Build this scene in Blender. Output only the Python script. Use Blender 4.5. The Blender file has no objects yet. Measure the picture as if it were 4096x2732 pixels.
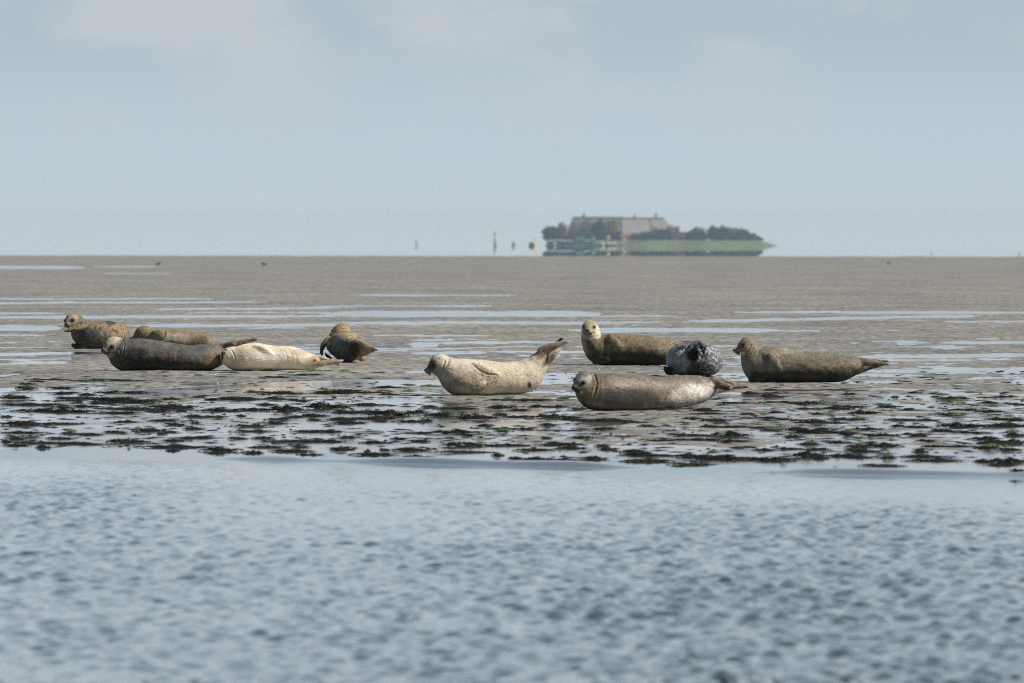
import bpy, math, random
import numpy as np
from mathutils import Vector, Matrix

sc = bpy.context.scene
COL = sc.collection

# ------------------------------------------------------------------ camera
F = 35200.0            # focal length in pixels of a 4096-wide picture
HZ = 972.0             # picture row of the true horizon
H = 1.49              # eye height over the water, metres
cam_d = bpy.data.cameras.new('camera')
cam_d.sensor_width = 36.0
cam_d.lens = F / 4096 * 36
cam_d.clip_start = 1.0
cam_d.clip_end = 60000
cam_d.dof.use_dof = True
cam_d.dof.focus_distance = 89.0
cam_d.dof.aperture_fstop = 8.0
cam = bpy.data.objects.new('camera', cam_d)
COL.objects.link(cam)
cam.location = (0, 0, H)
cam.rotation_euler = (math.pi / 2 - math.atan((1366 - HZ) / F), 0, 0)
sc.camera = cam

# ------------------------------------------------------------------ sky and sun
SUN_EL, SUN_AZ = math.radians(42), math.radians(104)     # azimuth clockwise from +Y
world = bpy.data.worlds.new('World')
sc.world = world
world.use_nodes = True
wt = world.node_tree
wt.nodes.clear()


def N(t, kind, **kw):
    n = t.nodes.new(kind)
    for k, v in kw.items():
        if k.startswith('in_'):
            key = k[3:]
            key = int(key) if key.isdigit() else key.replace('_', ' ')
            n.inputs[key].default_value = v
        else:
            setattr(n, k, v)
    return n


def ramp(t, pts, interp='LINEAR'):
    n = t.nodes.new('ShaderNodeValToRGB')
    cr = n.color_ramp
    cr.interpolation = interp
    while len(cr.elements) < len(pts):
        cr.elements.new(0.5)
    for e, (p, c) in zip(cr.elements, pts):
        e.position = p
        e.color = c if len(c) == 4 else (*c, 1)
    return n


def mixc(t, a=None, b=None, fac=None, mode='MIX'):
    n = t.nodes.new('ShaderNodeMix')
    n.data_type = 'RGBA'
    n.blend_type = mode
    n.clamp_factor = True
    for i, v in ((6, a), (7, b), (0, fac)):
        if v is None:
            continue
        if hasattr(v, 'is_output'):
            t.links.new(v, n.inputs[i])
        elif i == 0:
            n.inputs[0].default_value = v
        else:
            n.inputs[i].default_value = (*v, 1)
    return n


def math_n(t, op, a, b=None, clamp=False):
    n = t.nodes.new('ShaderNodeMath')
    n.operation = op
    n.use_clamp = clamp
    for i, v in ((0, a), (1, b)):
        if v is None:
            continue
        if hasattr(v, 'is_output'):
            t.links.new(v, n.inputs[i])
        else:
            n.inputs[i].default_value = v
    return n.outputs[0]


tc = N(wt, 'ShaderNodeTexCoord')
sep = N(wt, 'ShaderNodeSeparateXYZ')
wt.links.new(tc.outputs['Generated'], sep.inputs[0])
az = math_n(wt, 'ABSOLUTE', sep.outputs[2])
cmb = N(wt, 'ShaderNodeCombineXYZ')
wt.links.new(sep.outputs[0], cmb.inputs[0])
wt.links.new(sep.outputs[1], cmb.inputs[1])
wt.links.new(az, cmb.inputs[2])
sky = N(wt, 'ShaderNodeTexSky', sky_type='NISHITA')
sky.sun_disc = False
sky.sun_elevation = SUN_EL
sky.sun_rotation = SUN_AZ
sky.altitude = 0
sky.air_density = 1.0
sky.dust_density = 1.5
sky.ozone_density = 1.5
wt.links.new(cmb.outputs[0], sky.inputs[0])
# a veil of grey-blue marine air low over the horizon, thinning with height; brighter above the view to lift puddles and water
veil = ramp(wt, [(0.0, (7.7, 8.4, 8.7)), (0.010, (6.1, 7.2, 8.1)), (0.027, (4.85, 5.95, 6.85)),
                 (0.037, (8.2, 9.2, 10.2)), (0.09, (7.6, 8.9, 10.2)), (0.17, (5.2, 7.1, 9.1)), (0.27, (3.2, 5.0, 7.2)), (0.45, (1.4, 2.4, 3.7))], 'EASE')
wt.links.new(az, veil.inputs[0])
vfac = ramp(wt, [(0.0, (0.95,) * 3), (0.2, (0.9,) * 3), (0.45, (0.35,) * 3), (1.0, (0.1,) * 3)])
wt.links.new(az, vfac.inputs[0])
# bright sea air to the north; unseen sky behind the viewer darkened to cut fill
north = N(wt, 'ShaderNodeMapRange', interpolation_type='SMOOTHSTEP')
north.inputs['From Min'].default_value = -.35
north.inputs['From Max'].default_value = .45
wt.links.new(sep.outputs[1], north.inputs['Value'])
clear = mixc(wt, sky.outputs[0], (.30, .34, .42), 1.0, 'MULTIPLY')
bright = mixc(wt, sky.outputs[0], veil.outputs[0], vfac.outputs[0])
m1 = mixc(wt, clear.outputs[2], bright.outputs[2], north.outputs[0])
# soft cloud banks
mp = N(wt, 'ShaderNodeMapping')
mp.inputs['Scale'].default_value = (1, 1, 1.7)
mp.inputs['Location'].default_value = (0.31, 0.2, 0.065)
wt.links.new(cmb.outputs[0], mp.inputs[0])
cn = N(wt, 'ShaderNodeTexNoise')
cn.inputs['Scale'].default_value = 46
cn.inputs['Detail'].default_value = 5
cn.inputs['Roughness'].default_value = 0.5
cn.inputs['Distortion'].default_value = 0.4
wt.links.new(mp.outputs[0], cn.inputs['Vector'])
cr1 = ramp(wt, [(0.42, (0,) * 3), (0.63, (1,) * 3)], 'EASE')
wt.links.new(cn.outputs[0], cr1.inputs[0])
cr2 = ramp(wt, [(0.008, (0,) * 3), (0.024, (0.75,) * 3), (0.2, (0.6,) * 3), (0.6, (0.15,) * 3)])
wt.links.new(az, cr2.inputs[0])
cf = math_n(wt, 'MULTIPLY', cr1.outputs[0], cr2.outputs[0])
m2 = mixc(wt, m1.outputs[2], (6.4, 6.8, 7.2), cf)
bg = N(wt, 'ShaderNodeBackground')
bg.inputs[1].default_value = 0.09
wt.links.new(m2.outputs[2], bg.inputs[0])
wo = N(wt, 'ShaderNodeOutputWorld')
wt.links.new(bg.outputs[0], wo.inputs[0])

sdir = Vector((math.cos(SUN_EL) * math.sin(SUN_AZ), math.cos(SUN_EL) * math.cos(SUN_AZ), math.sin(SUN_EL)))
sun_d = bpy.data.lights.new('sun', 'SUN')
sun_d.energy = 5.5
sun_d.angle = math.radians(0.5)
sun_d.color = (1.0, 0.92, 0.80)
sun = bpy.data.objects.new('sun', sun_d)
COL.objects.link(sun)
sun.rotation_euler = sdir.to_track_quat('Z', 'Y').to_euler()
sun.location = (40, 60, 40)

sc.view_settings.view_transform = 'Standard'
sc.view_settings.look = 'None'
sc.view_settings.exposure = 0.0
sc.view_settings.gamma = 1.0
sc.cycles.max_bounces = 8
sc.cycles.volume_bounces = 0
sc.cycles.filter_width = 1.1
sc.cycles.use_denoising = False
sc.cycles.sample_clamp_indirect = 6.0

# ------------------------------------------------------------------ helpers
rng = np.random.default_rng(7)
random.seed(7)


def P(X, Y, D):
    """picture point (4096-wide) at distance D -> world"""
    return Vector(((X - 2048) / F * D, D, H - (Y - HZ) / F * D))


def mesh_np(name, verts, quads, smooth=True):
    me = bpy.data.meshes.new(name)
    verts = np.asarray(verts, np.float32)
    quads = np.asarray(quads, np.int32)
    k = quads.shape[1]
    me.vertices.add(len(verts))
    me.vertices.foreach_set('co', verts.ravel())
    me.loops.add(quads.size)
    me.loops.foreach_set('vertex_index', quads.ravel())
    me.polygons.add(len(quads))
    me.polygons.foreach_set('loop_start', np.arange(0, quads.size, k, dtype=np.int32))
    me.polygons.foreach_set('loop_total', np.full(len(quads), k, np.int32))
    if smooth:
        me.polygons.foreach_set('use_smooth', np.ones(len(quads), bool))
    me.update(calc_edges=True)
    me.validate()
    return me


def link(name, me, mat=None, parent=None, loc=None):
    o = bpy.data.objects.new(name, me)
    COL.objects.link(o)
    if mat is not None and me is not None:
        me.materials.append(mat)
    if parent is not None:
        o.parent = parent
    if loc is not None:
        o.location = loc
    return o


def tag(o, label=None, cat=None, group=None, kind=None):
    for k, v in (('label', label), ('category', cat), ('group', group), ('kind', kind)):
        if v:
            o[k] = v
    return o


class MB:
    """collects polygons for ONE mesh"""
    def __init__(self):
        self.v, self.f = [], []

    def add(self, vs, fs):
        b = len(self.v)
        self.v += [tuple(p) for p in vs]
        self.f += [tuple(i + b for i in f) for f in fs]

    def box(self, x0, x1, y0, y1, z0, z1, taper=1.0):
        cx, cy = (x0 + x1) / 2, (y0 + y1) / 2
        q = []
        for z, t in ((z0, 1), (z1, taper)):
            for x, y in ((x0, y0), (x1, y0), (x1, y1), (x0, y1)):
                q.append((cx + (x - cx) * t, cy + (y - cy) * t, z))
        self.add(q, [(3, 2, 1, 0), (4, 5, 6, 7), (0, 1, 5, 4), (1, 2, 6, 5), (2, 3, 7, 6), (3, 0, 4, 7)])

    def tube(self, pts, rad, n=8):
        rings = []
        for i, p in enumerate(pts):
            p = Vector(p)
            a = Vector(pts[max(i - 1, 0)])
            b = Vector(pts[min(i + 1, len(pts) - 1)])
            t = (b - a).normalized()
            u = t.cross(Vector((0.13, 0.31, 0.94)))
            if u.length < 1e-3:
                u = t.cross(Vector((1, 0, 0)))
            u.normalize()
            w = t.cross(u)
            r = rad[i] if hasattr(rad, '__len__') else rad
            rings.append([p + (u * math.cos(2 * math.pi * k / n) + w * math.sin(2 * math.pi * k / n)) * r for k in range(n)])
        vs = [p for r in rings for p in r]
        fs = []
        for i in range(len(rings) - 1):
            for k in range(n):
                k2 = (k + 1) % n
                fs.append((i * n + k, i * n + k2, (i + 1) * n + k2, (i + 1) * n + k))
        fs.append(tuple(range(n - 1, -1, -1)))
        fs.append(tuple((len(rings) - 1) * n + k for k in range(n)))
        self.add(vs, fs)

    def ball(self, c, r, nu=12, nv=8, M=None):
        r = r if hasattr(r, '__len__') else (r, r, r)
        vs, fs = [], []
        for j in range(nv + 1):
            th = math.pi * j / nv
            for i in range(nu):
                ph = 2 * math.pi * i / nu
                p = Vector((r[0] * math.sin(th) * math.cos(ph), r[1] * math.sin(th) * math.sin(ph), r[2] * math.cos(th)))
                if M is not None:
                    p = M @ p
                vs.append(p + Vector(c))
        for j in range(nv):
            for i in range(nu):
                i2 = (i + 1) % nu
                fs.append((j * nu + i, (j + 1) * nu + i, (j + 1) * nu + i2, j * nu + i2))
        self.add(vs, fs)

    def build(self, name, mat, parent=None, loc=None, smooth=False):
        me = bpy.data.meshes.new(name)
        me.from_pydata(self.v, [], self.f)
        me.update()
        if smooth:
            me.polygons.foreach_set('use_smooth', np.ones(len(me.polygons), bool))
        return link(name, me, mat, parent, loc)


_perm = rng.permutation(4096)
_gx = np.cos(rng.random(4096) * 2 * np.pi)
_gy = np.sin(rng.random(4096) * 2 * np.pi)
_ga = rng.random(4096) * 2 * np.pi
_gx, _gy = np.cos(_ga), np.sin(_ga)


def perlin(x, y):
    xi = np.floor(x).astype(np.int64)
    yi = np.floor(y).astype(np.int64)
    xf, yf = x - xi, y - yi
    u = xf * xf * xf * (xf * (xf * 6 - 15) + 10)
    v = yf * yf * yf * (yf * (yf * 6 - 15) + 10)

    def g(ix, iy, fx, fy):
        h = _perm[(_perm[ix & 4095] + iy) & 4095]
        return _gx[h] * fx + _gy[h] * fy
    a = g(xi, yi, xf, yf)
    b = g(xi + 1, yi, xf - 1, yf)
    c = g(xi, yi + 1, xf, yf - 1)
    d = g(xi + 1, yi + 1, xf - 1, yf - 1)
    return (a + (b - a) * u) * (1 - v) + (c + (d - c) * u) * v


def fbm(x, y, oct=4, gain=0.5):
    s, a = 0, 1.0
    for i in range(oct):
        s = s + a * perlin(x * 2 ** i + 17.3 * i, y * 2 ** i - 9.1 * i)
        a *= gain
    return s


def sstep(a, b, x):
    t = np.clip((x - a) / (b - a), 0, 1)
    return t * t * (3 - 2 * t)


# ------------------------------------------------------------------ terrain profile
PD = np.array([-500, 20, 45, 54, 59.5, 68, 76, 84, 92, 100, 110, 120, 160, 300, 560, 640, 760, 1000, 2600.])
PZ = np.array([-1.6, -1.0, -0.3, -0.08, 0.0, 0.025, 0.05, .125, .21, .29, .33, .36, .43, .50, .53, .53, 0.0, -0.6, -1.2])


def _hermite(xk, yk):
    d = np.diff(yk) / np.diff(xk)
    m = np.zeros_like(yk)
    m[0], m[-1] = d[0], d[-1]
    for i in range(1, len(yk) - 1):
        if d[i - 1] * d[i] > 0:
            m[i] = 2 * d[i - 1] * d[i] / (d[i - 1] + d[i])

    def ev(x):
        x = np.clip(np.asarray(x, float), xk[0], xk[-1])
        i = np.clip(np.searchsorted(xk, x) - 1, 0, len(xk) - 2)
        h = xk[i + 1] - xk[i]
        t = (x - xk[i]) / h
        return ((1 + 2 * t) * (1 - t) ** 2 * yk[i] + t * (1 - t) ** 2 * h * m[i]
                + t * t * (3 - 2 * t) * yk[i + 1] + t * t * (t - 1) * h * m[i + 1])
    return ev


_prof = _hermite(PD, PZ)


def prof(x, D):
    x, D = np.asarray(x, float), np.asarray(D, float)
    near = 1 - sstep(66, 75, D)
    far = sstep(300, 560, D)
    xs = np.clip(x, -7, 7)
    return _prof(D + 1.0 * xs * near + np.clip(x, -200, 200) * 0.9 * far)


def solveD(X, Y):
    lo, hi = 45.0, 600.0
    for _ in range(60):
        m = (lo + hi) / 2
        y = HZ + F * (H - float(prof((X - 2048) / F * m, m))) / m
        if y > Y:
            lo = m
        else:
            hi = m
    return (lo + hi) / 2


# puddles: (x0, x1, yl, yr, half thickness, strength) in picture pixels, laid on the sand where they fall
PUD = [
    (-300, 360, 1068, 1070, 6, 1.0), (360, 640, 1066, 1066, 3, .6), (400, 700, 1094, 1094, 2, .6),
    (-300, 900, 1100, 1104, 14, .42), (900, 2200, 1104, 1112, 12, .34),
    (-300, 900, 1197, 1195, 3, .9), (-300, 1100, 1213, 1207, 4, 1.0), (560, 1420, 1237, 1232, 3, .95), (740, 1400, 1251, 1251, 2, .8),
    (-300, 280, 1254, 1252, 3, .8), (-300, 1400, 1270, 1264, 5, 1.0), (-300, 260, 1309, 1311, 12, 1.0),
    (480, 1450, 1303, 1300, 6, 1.0), (900, 1300, 1314, 1313, 2, .8), (-300, 200, 1344, 1342, 4, .9),
    (-300, 420, 1418, 1412, 8, .62), (-300, 330, 1462, 1448, 6, .85), (-300, 250, 1436, 1436, 4, .55),
    (1400, 2100, 1180, 1182, 3, .85), (1200, 2000, 1226, 1222, 3, .9), (1250, 2440, 1256, 1254, 12, 1.0),
    (1300, 2700, 1293, 1288, 5, 1.0), (2250, 3160, 1321, 1321, 9, 1.0), (2300, 2720, 1262, 1262, 3, .7),
    (1480, 1700, 1341, 1341, 3, .85), (1600, 2000, 1345, 1343, 3, .9), (1640, 1830, 1362, 1360, 4, .9), (1720, 2260, 1372, 1366, 4, .95),
    (1640, 1760, 1378, 1376, 9, .9), (1830, 2200, 1388, 1384, 3, .9), (1460, 1900, 1392, 1392, 4, .8), (1640, 1960, 1415, 1410, 6, .8),
    (1500, 1640, 1400, 1402, 4, .7), (2880, 4400, 1249, 1250, 5, 1.0), (2700, 3960, 1286, 1262, 6, 1.0), (3740, 4400, 1285, 1284, 3, .9),
    (3000, 3300, 1322, 1324, 2, .8), (3750, 4400, 1370, 1366, 5, .95), (3900, 4000, 1354, 1354, 3, .8), (3600, 3700, 1342, 1342, 2, .8),
    (3400, 4400, 1428, 1412, 8, 1.0), (3500, 3900, 1438, 1440, 4, .8), (3440, 4400, 1488, 1468, 8, .95), (3300, 3700, 1502, 1500, 5, .7),
    (2900, 3500, 1508, 1510, 5, .6), (2990, 3500, 1560, 1556, 6, .65), (3300, 3900, 1552, 1560, 5, .75), (3000, 3300, 1540, 1540, 5, .7),
    (250, 1100, 1590, 1540, 16, .95), (800, 2350, 1545, 1515, 11, 1.0), (2080, 2340, 1502, 1500, 9, .9), (2100, 2330, 1530, 1526, 5, .9),
    (2700, 3050, 1496, 1494, 5, .9), (1540, 1780, 1535, 1530, 14, 1.0), (1300, 1800, 1592, 1588, 6, .9), (1480, 1700, 1610, 1606, 7, .9),
    (-300, 260, 1618, 1606, 20, .8), (-300, 700, 1655, 1640, 14, .75), (-300, 1000, 1700, 1690, 22, .95), (700, 1300, 1680, 1680, 24, .9),
    (-300, 1600, 1755, 1765, 26, 1.0), (1100, 2300, 1700, 1690, 12, .7), (1000, 1900, 1745, 1752, 12, .8), (2050, 2320, 1640, 1640, 10, .9),
    (2240, 2420, 1638, 1640, 8, .9), (2300, 3100, 1790, 1800, 14, .75), (2900, 3700, 1745, 1760, 12, .75), (2600, 4400, 1850, 1870, 22, .95),
    (3450, 4400, 1800, 1802, 12, .8), (1500, 2600, 1800, 1815, 16, .9), (2650, 3000, 1700, 1700, 10, .6), (-300, 700, 1792, 1795, 16, 1.0),
    (3800, 4300, 1730, 1735, 8, .5), (2750, 3100, 1660, 1670, 6, .55),
]


def wet_field(x, D):
    """0..1 how far the sand lies under a film of water"""
    X = x / D * F + 2048
    z = prof(x, D)
    Y = HZ + F * (H - z) / D
    n1 = fbm(x * 0.55, D * 0.22, 4)
    n2 = fbm(x * 2.1 + 40, D * 0.9, 4, .6)
    Yw = Y + (n1 * 5 + n2 * 3.5) * np.clip((Y - 1020) / 450, .12, 1.6)
    w = np.zeros_like(X)
    for (x0, x1, yl, yr, th, st) in PUD:
        t = np.clip((X - x0) / (x1 - x0), 0, 1)
        yc = yl + (yr - yl) * t
        near = np.abs(Y - yc) < th * 4 + 40
        if not near.any():
            continue
        ends = sstep(0, .16, (X - x0) / (x1 - x0)) * sstep(0, .16, (x1 - X) / (x1 - x0))
        q = np.abs(Yw - yc) / (th * (0.25 + 0.75 * ends) + .3)
        v = st * np.clip(1.5 - q, 0, 1) * np.clip(ends * 6 + n2 * 1.2, 0, 1)
        w = np.maximum(w, v)
    # generally soaked zones
    g = 0.25 + 0.18 * sstep(1330, 1400, Y) - .1 * sstep(1440, 1480, Y) * (1 - sstep(1500, 1530, Y)) * (X < 2300)
    left = sstep(2900, 1200, X)
    g = g + (0.14 + .14 * left) * sstep(1545, 1640, Y) + .3 * sstep(1770, 1850, Y + 30 * left)
    g = g - 0.2 * (1 - sstep(1030, 1100, Y))
    # drained sand heaped round the two front seals
    for (cx, cy, rx, ry) in ((1980, 1600, 260, 22), (2620, 1650, 420, 22), (3200, 1545, 260, 10)):
        k = np.exp(-((X - cx) / rx) ** 2 - ((Y - cy) / ry) ** 2)
        g = g - .5 * k
        w = w * (1 - .8 * k)
    w = np.maximum(w, g + (.2 + .13 * sstep(1520, 1600, Y)) * n2 + .3 * n1)
    return sstep(0.36, 0.66, w)


def ground_z(x, D, wet=None):
    z = prof(x, D)
    und = 0.012 * fbm(x * 0.5 + 3, D * 0.18, 3)
    rip = 0.010 * fbm(x * 1.6, D * 3.0 + 5, 3) + 0.010 * np.maximum(fbm(x * 1.1 + 9, D * 1.1, 3), -.1)
    amp = np.where(D < 160, 1.0, np.clip(160 / np.maximum(D, 1), .2, 1))
    if wet is None:
        wet = wet_field(x, D)
    # the sandbar at the water's edge, drawn out along the shore
    bar = 0.045 * np.exp(-((D + 0.86 * x - 59.05) / 0.3) ** 2) * sstep(-2.4, -1.5, x) * sstep(1.2, .4, x) * (1 + .8 * perlin(x * 1.2, D * 0))
    bar = bar + 0.04 * np.exp(-((D + 0.56 * x - 58.05) / 0.3) ** 2) * sstep(1.0, 2.0, x) * sstep(7, 5, x) * (1 + .9 * perlin(x * 1.5 + 5, D * 0))
    shimmer = 0.035 * fbm(x * .8, D * .02, 3) * sstep(350, 560, D)
    return z + shimmer + und * amp + rip * amp * (1 - wet) - 0.006 * wet + bar


# ------------------------------------------------------------------ materials
def newmat(name):
    m = bpy.data.materials.new(name)
    m.use_nodes = True
    t = m.node_tree
    b = t.nodes['Principled BSDF']
    return m, t, b


def simple(name, col, rough=.7, var=.25, scale=8.0, spec=.3):
    m, t, b = newmat(name)
    tcn = N(t, 'ShaderNodeTexCoord')
    n = N(t, 'ShaderNodeTexNoise')
    n.inputs['Scale'].default_value = scale
    n.inputs['Detail'].default_value = 4
    t.links.new(tcn.outputs['Object'], n.inputs['Vector'])
    r = ramp(t, [(.3, tuple(c * (1 - var) for c in col)), (.7, tuple(min(1, c * (1 + var)) for c in col))])
    t.links.new(n.outputs[0], r.inputs[0])
    t.links.new(r.outputs[0], b.inputs['Base Color'])
    b.inputs['Roughness'].default_value = rough
    b.inputs['Specular IOR Level'].default_value = spec
    return m


def sand_mat():
    m, t, b = newmat('wet_sand')
    tcn = N(t, 'ShaderNodeTexCoord')
    at = N(t, 'ShaderNodeAttribute', attribute_name='wet')
    n1 = N(t, 'ShaderNodeTexNoise')
    n1.inputs['Scale'].default_value = 9.5
    n1.inputs['Detail'].default_value = 6
    n1.inputs['Roughness'].default_value = .65
    mp = N(t, 'ShaderNodeMapping')
    mp.inputs['Scale'].default_value = (1.0, .55, 1)
    t.links.new(tcn.outputs['Object'], mp.inputs[0])
    t.links.new(mp.outputs[0], n1.inputs['Vector'])
    n2 = N(t, 'ShaderNodeTexNoise')
    n2.inputs['Scale'].default_value = .35
    n2.inputs['Detail'].default_value = 4
    t.links.new(tcn.outputs['Object'], n2.inputs['Vector'])
    c1 = ramp(t, [(.32, (.066, .065, .059)), (.5, (.246, .231, .201)), (.68, (.41, .395, .355))])
    t.links.new(n1.outputs[0], c1.inputs[0])
    c2 = ramp(t, [(.3, (.64, .66, .70)), (.7, (1.14, 1.13, 1.08))])
    t.links.new(n2.outputs[0], c2.inputs[0])
    dry = mixc(t, c1.outputs[0], c2.outputs[0], 1.0, 'MULTIPLY')
    wf = math_n(t, 'ADD', at.outputs['Fac'], math_n(t, 'MULTIPLY', math_n(t, 'SUBTRACT', n1.outputs[0], .5), 1.1))
    wr = ramp(t, [(.30, (0,) * 3), (.62, (1,) * 3)], 'EASE')
    t.links.new(wf, wr.inputs[0])
    wet = wr.outputs[0]
    col = mixc(t, dry.outputs[2], (.075, .066, .052), wet)
    t.links.new(col.outputs[2], b.inputs['Base Color'])
    rr = ramp(t, [(0, (.62,) * 3), (.45, (.34,) * 3), (.75, (.16,) * 3), (1, (.075,) * 3)])
    t.links.new(wet, rr.inputs[0])
    t.links.new(rr.outputs[0], b.inputs['Roughness'])
    b.inputs['IOR'].default_value = 1.36
    bu = N(t, 'ShaderNodeBump')
    bu.inputs['Distance'].default_value = .03
    st = math_n(t, 'SUBTRACT', .75, math_n(t, 'MULTIPLY', wet, .70))
    t.links.new(st, bu.inputs['Strength'])
    n3 = N(t, 'ShaderNodeTexNoise')
    n3.inputs['Scale'].default_value = 9
    n3.inputs['Detail'].default_value = 5
    t.links.new(tcn.outputs['Object'], n3.inputs['Vector'])
    t.links.new(n3.outputs[0], bu.inputs['Height'])
    t.links.new(bu.outputs[0], b.inputs['Normal'])
    return m


def water_mat(name, deep, bump, scale, rough=.03):
    m, t, b = newmat(name)
    tcn = N(t, 'ShaderNodeTexCoord')
    n = N(t, 'ShaderNodeTexNoise')
    n.inputs['Scale'].default_value = .6
    t.links.new(tcn.outputs['Object'], n.inputs['Vector'])
    r = ramp(t, [(.35, tuple(c * .8 for c in deep)), (.65, tuple(c * 1.25 for c in deep))])
    t.links.new(n.outputs[0], r.inputs[0])
    t.links.new(r.outputs[0], b.inputs['Base Color'])
    b.inputs['Roughness'].default_value = rough
    b.inputs['IOR'].default_value = 1.333
    if bump:
        at = N(t, 'ShaderNodeAttribute', attribute_name='chop')
        bu = N(t, 'ShaderNodeBump')
        bu.inputs['Distance'].default_value = .02
        t.links.new(math_n(t, 'MULTIPLY', at.outputs['Fac'], bump), bu.inputs['Strength'])
        n3 = N(t, 'ShaderNodeTexNoise')
        n3.inputs['Scale'].default_value = scale
        n3.inputs['Detail'].default_value = 3
        t.links.new(tcn.outputs['Object'], n3.inputs['Vector'])
        t.links.new(n3.outputs[0], bu.inputs['Height'])
        t.links.new(bu.outputs[0], b.inputs['Normal'])
    return m


# ------------------------------------------------------------------ sand sheet (one sheet from under the water to the far edge)
def grid_quads(nr, nc):
    i = np.arange((nr - 1) * nc).reshape(nr - 1, nc)[:, :-1].ravel()
    return np.stack([i, i + 1, i + nc + 1, i + nc], 1)


def fattr(me, name, vals):
    a = me.attributes.new(name, 'FLOAT', 'POINT')
    a.data.foreach_set('value', np.asarray(vals, np.float32))


rows = [-400, -200, -80, 0, 20, 30, 40, 46, 49]
d = 50.0
while d < 1000:
    rows.append(d)
    d += max(.07, d * d / 10500 / 6)
rows += [1100, 1300, 1700, 2400]
rows = np.array(rows, float)
ucol = np.concatenate([[-3000, -1000, -300, -60, -20, -9], np.linspace(-6.4, 6.4, 720), [9, 20, 60, 300, 1000, 3000]])
fan = np.where(rows < 50, 50.0, rows) / 80.0
gx = ucol[None, :] * np.where(np.abs(ucol) <= 6.4, 1, 0)[None, :] * fan[:, None]
gx = np.where(np.abs(ucol)[None, :] > 6.4, np.sign(ucol)[None, :] * np.maximum(np.abs(ucol)[None, :], 6.4 * fan[:, None] + np.abs(ucol)[None, :] * .01), gx)
gy = np.repeat(rows[:, None], len(ucol), 1)
wet = wet_field(gx, np.maximum(gy, 30))
gz = ground_z(gx, gy, wet)
me = mesh_np('sand', np.stack([gx, gy, gz], -1).reshape(-1, 3), grid_quads(len(rows), len(ucol)))
fattr(me, 'wet', wet.ravel())
sand = tag(link('sand', me, sand_mat()), kind='structure', label='wet tidal sand flat with shallow puddles reaching the horizon')

# ------------------------------------------------------------------ near water
def axis(parts):
    out = []
    for a, b, s in parts:
        out += list(np.arange(a, b, s))
    return np.array(out)


ys = np.concatenate([[-400, -150, -50, 0, 15, 25, 30], np.arange(27, 70, .045), [72]])
xs = np.concatenate([[-3000, -800, -200, -60, -20, -10], np.arange(-5.4, 5.4, .0155), [10, 20, 60, 200, 800, 3000]])
wx, wy = np.meshgrid(xs, ys)
de = wy + 1.0 * np.clip(wx, -8, 8)
chop = .75 * sstep(59, 49, de) + .36 * sstep(50, 31, wy)
chop = chop * (0.8 + .6 * fbm(wx * .3, wy * .09, 3))
chop = np.clip(chop, 0, 1.4)
wz = np.zeros_like(wx)
wr = np.random.default_rng(3)
for i in range(90):
    lam = .06 * (.29 / .06) ** wr.random()
    th = wr.normal(.25, .65) if i % 5 < 3 else wr.normal(math.pi / 2 + .2, .45)
    k = 2 * math.pi / lam
    ph = wr.random() * 6.28
    A = .00145 * lam / .3 * (1.15 if lam < .2 else .8) * (1 if i % 5 < 3 else .6)
    wz += A * np.sin(k * (wx * math.cos(th) + wy * math.sin(th)) + ph + 2.0 * math.sin(i) * perlin(wx * .5 + i, wy * .5))
wz = (wz + 0.35 * np.abs(wz)) * chop
fine = (np.abs(wx) < 5.5) & (wy > 26) & (wy < 71)
wz = np.where(fine, wz, 0)
me = mesh_np('water', np.stack([wx, wy, wz], -1).reshape(-1, 3), grid_quads(len(ys), len(xs)))
fattr(me, 'chop', np.where(fine, chop, 1).ravel())
water = tag(link('water', me, water_mat('tidal_water', (.032, .05, .046), .35, 16)), kind='structure', label='rippled blue grey tidal water in front of the sandbank')

# far sea behind the sandbank, kept mirror calm to stand in for the mirage
fx = np.array([-3000, -1000, -300, 0, 300, 1000, 3000.])
fy = np.concatenate([np.arange(600, 3000, 100), np.arange(3000, 9001, 500)])
ax, ay = np.meshgrid(fx, fy)
me = mesh_np('sea', np.stack([ax, ay, 0 * ax + .002], -1).reshape(-1, 3), grid_quads(len(fy), len(fx)))
sea = tag(link('sea', me, water_mat('calm_sea', (.05, .07, .08), 0, 1, .0)), kind='structure', label='calm far water between the sandbank and the island, in place of a mirage')

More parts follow.
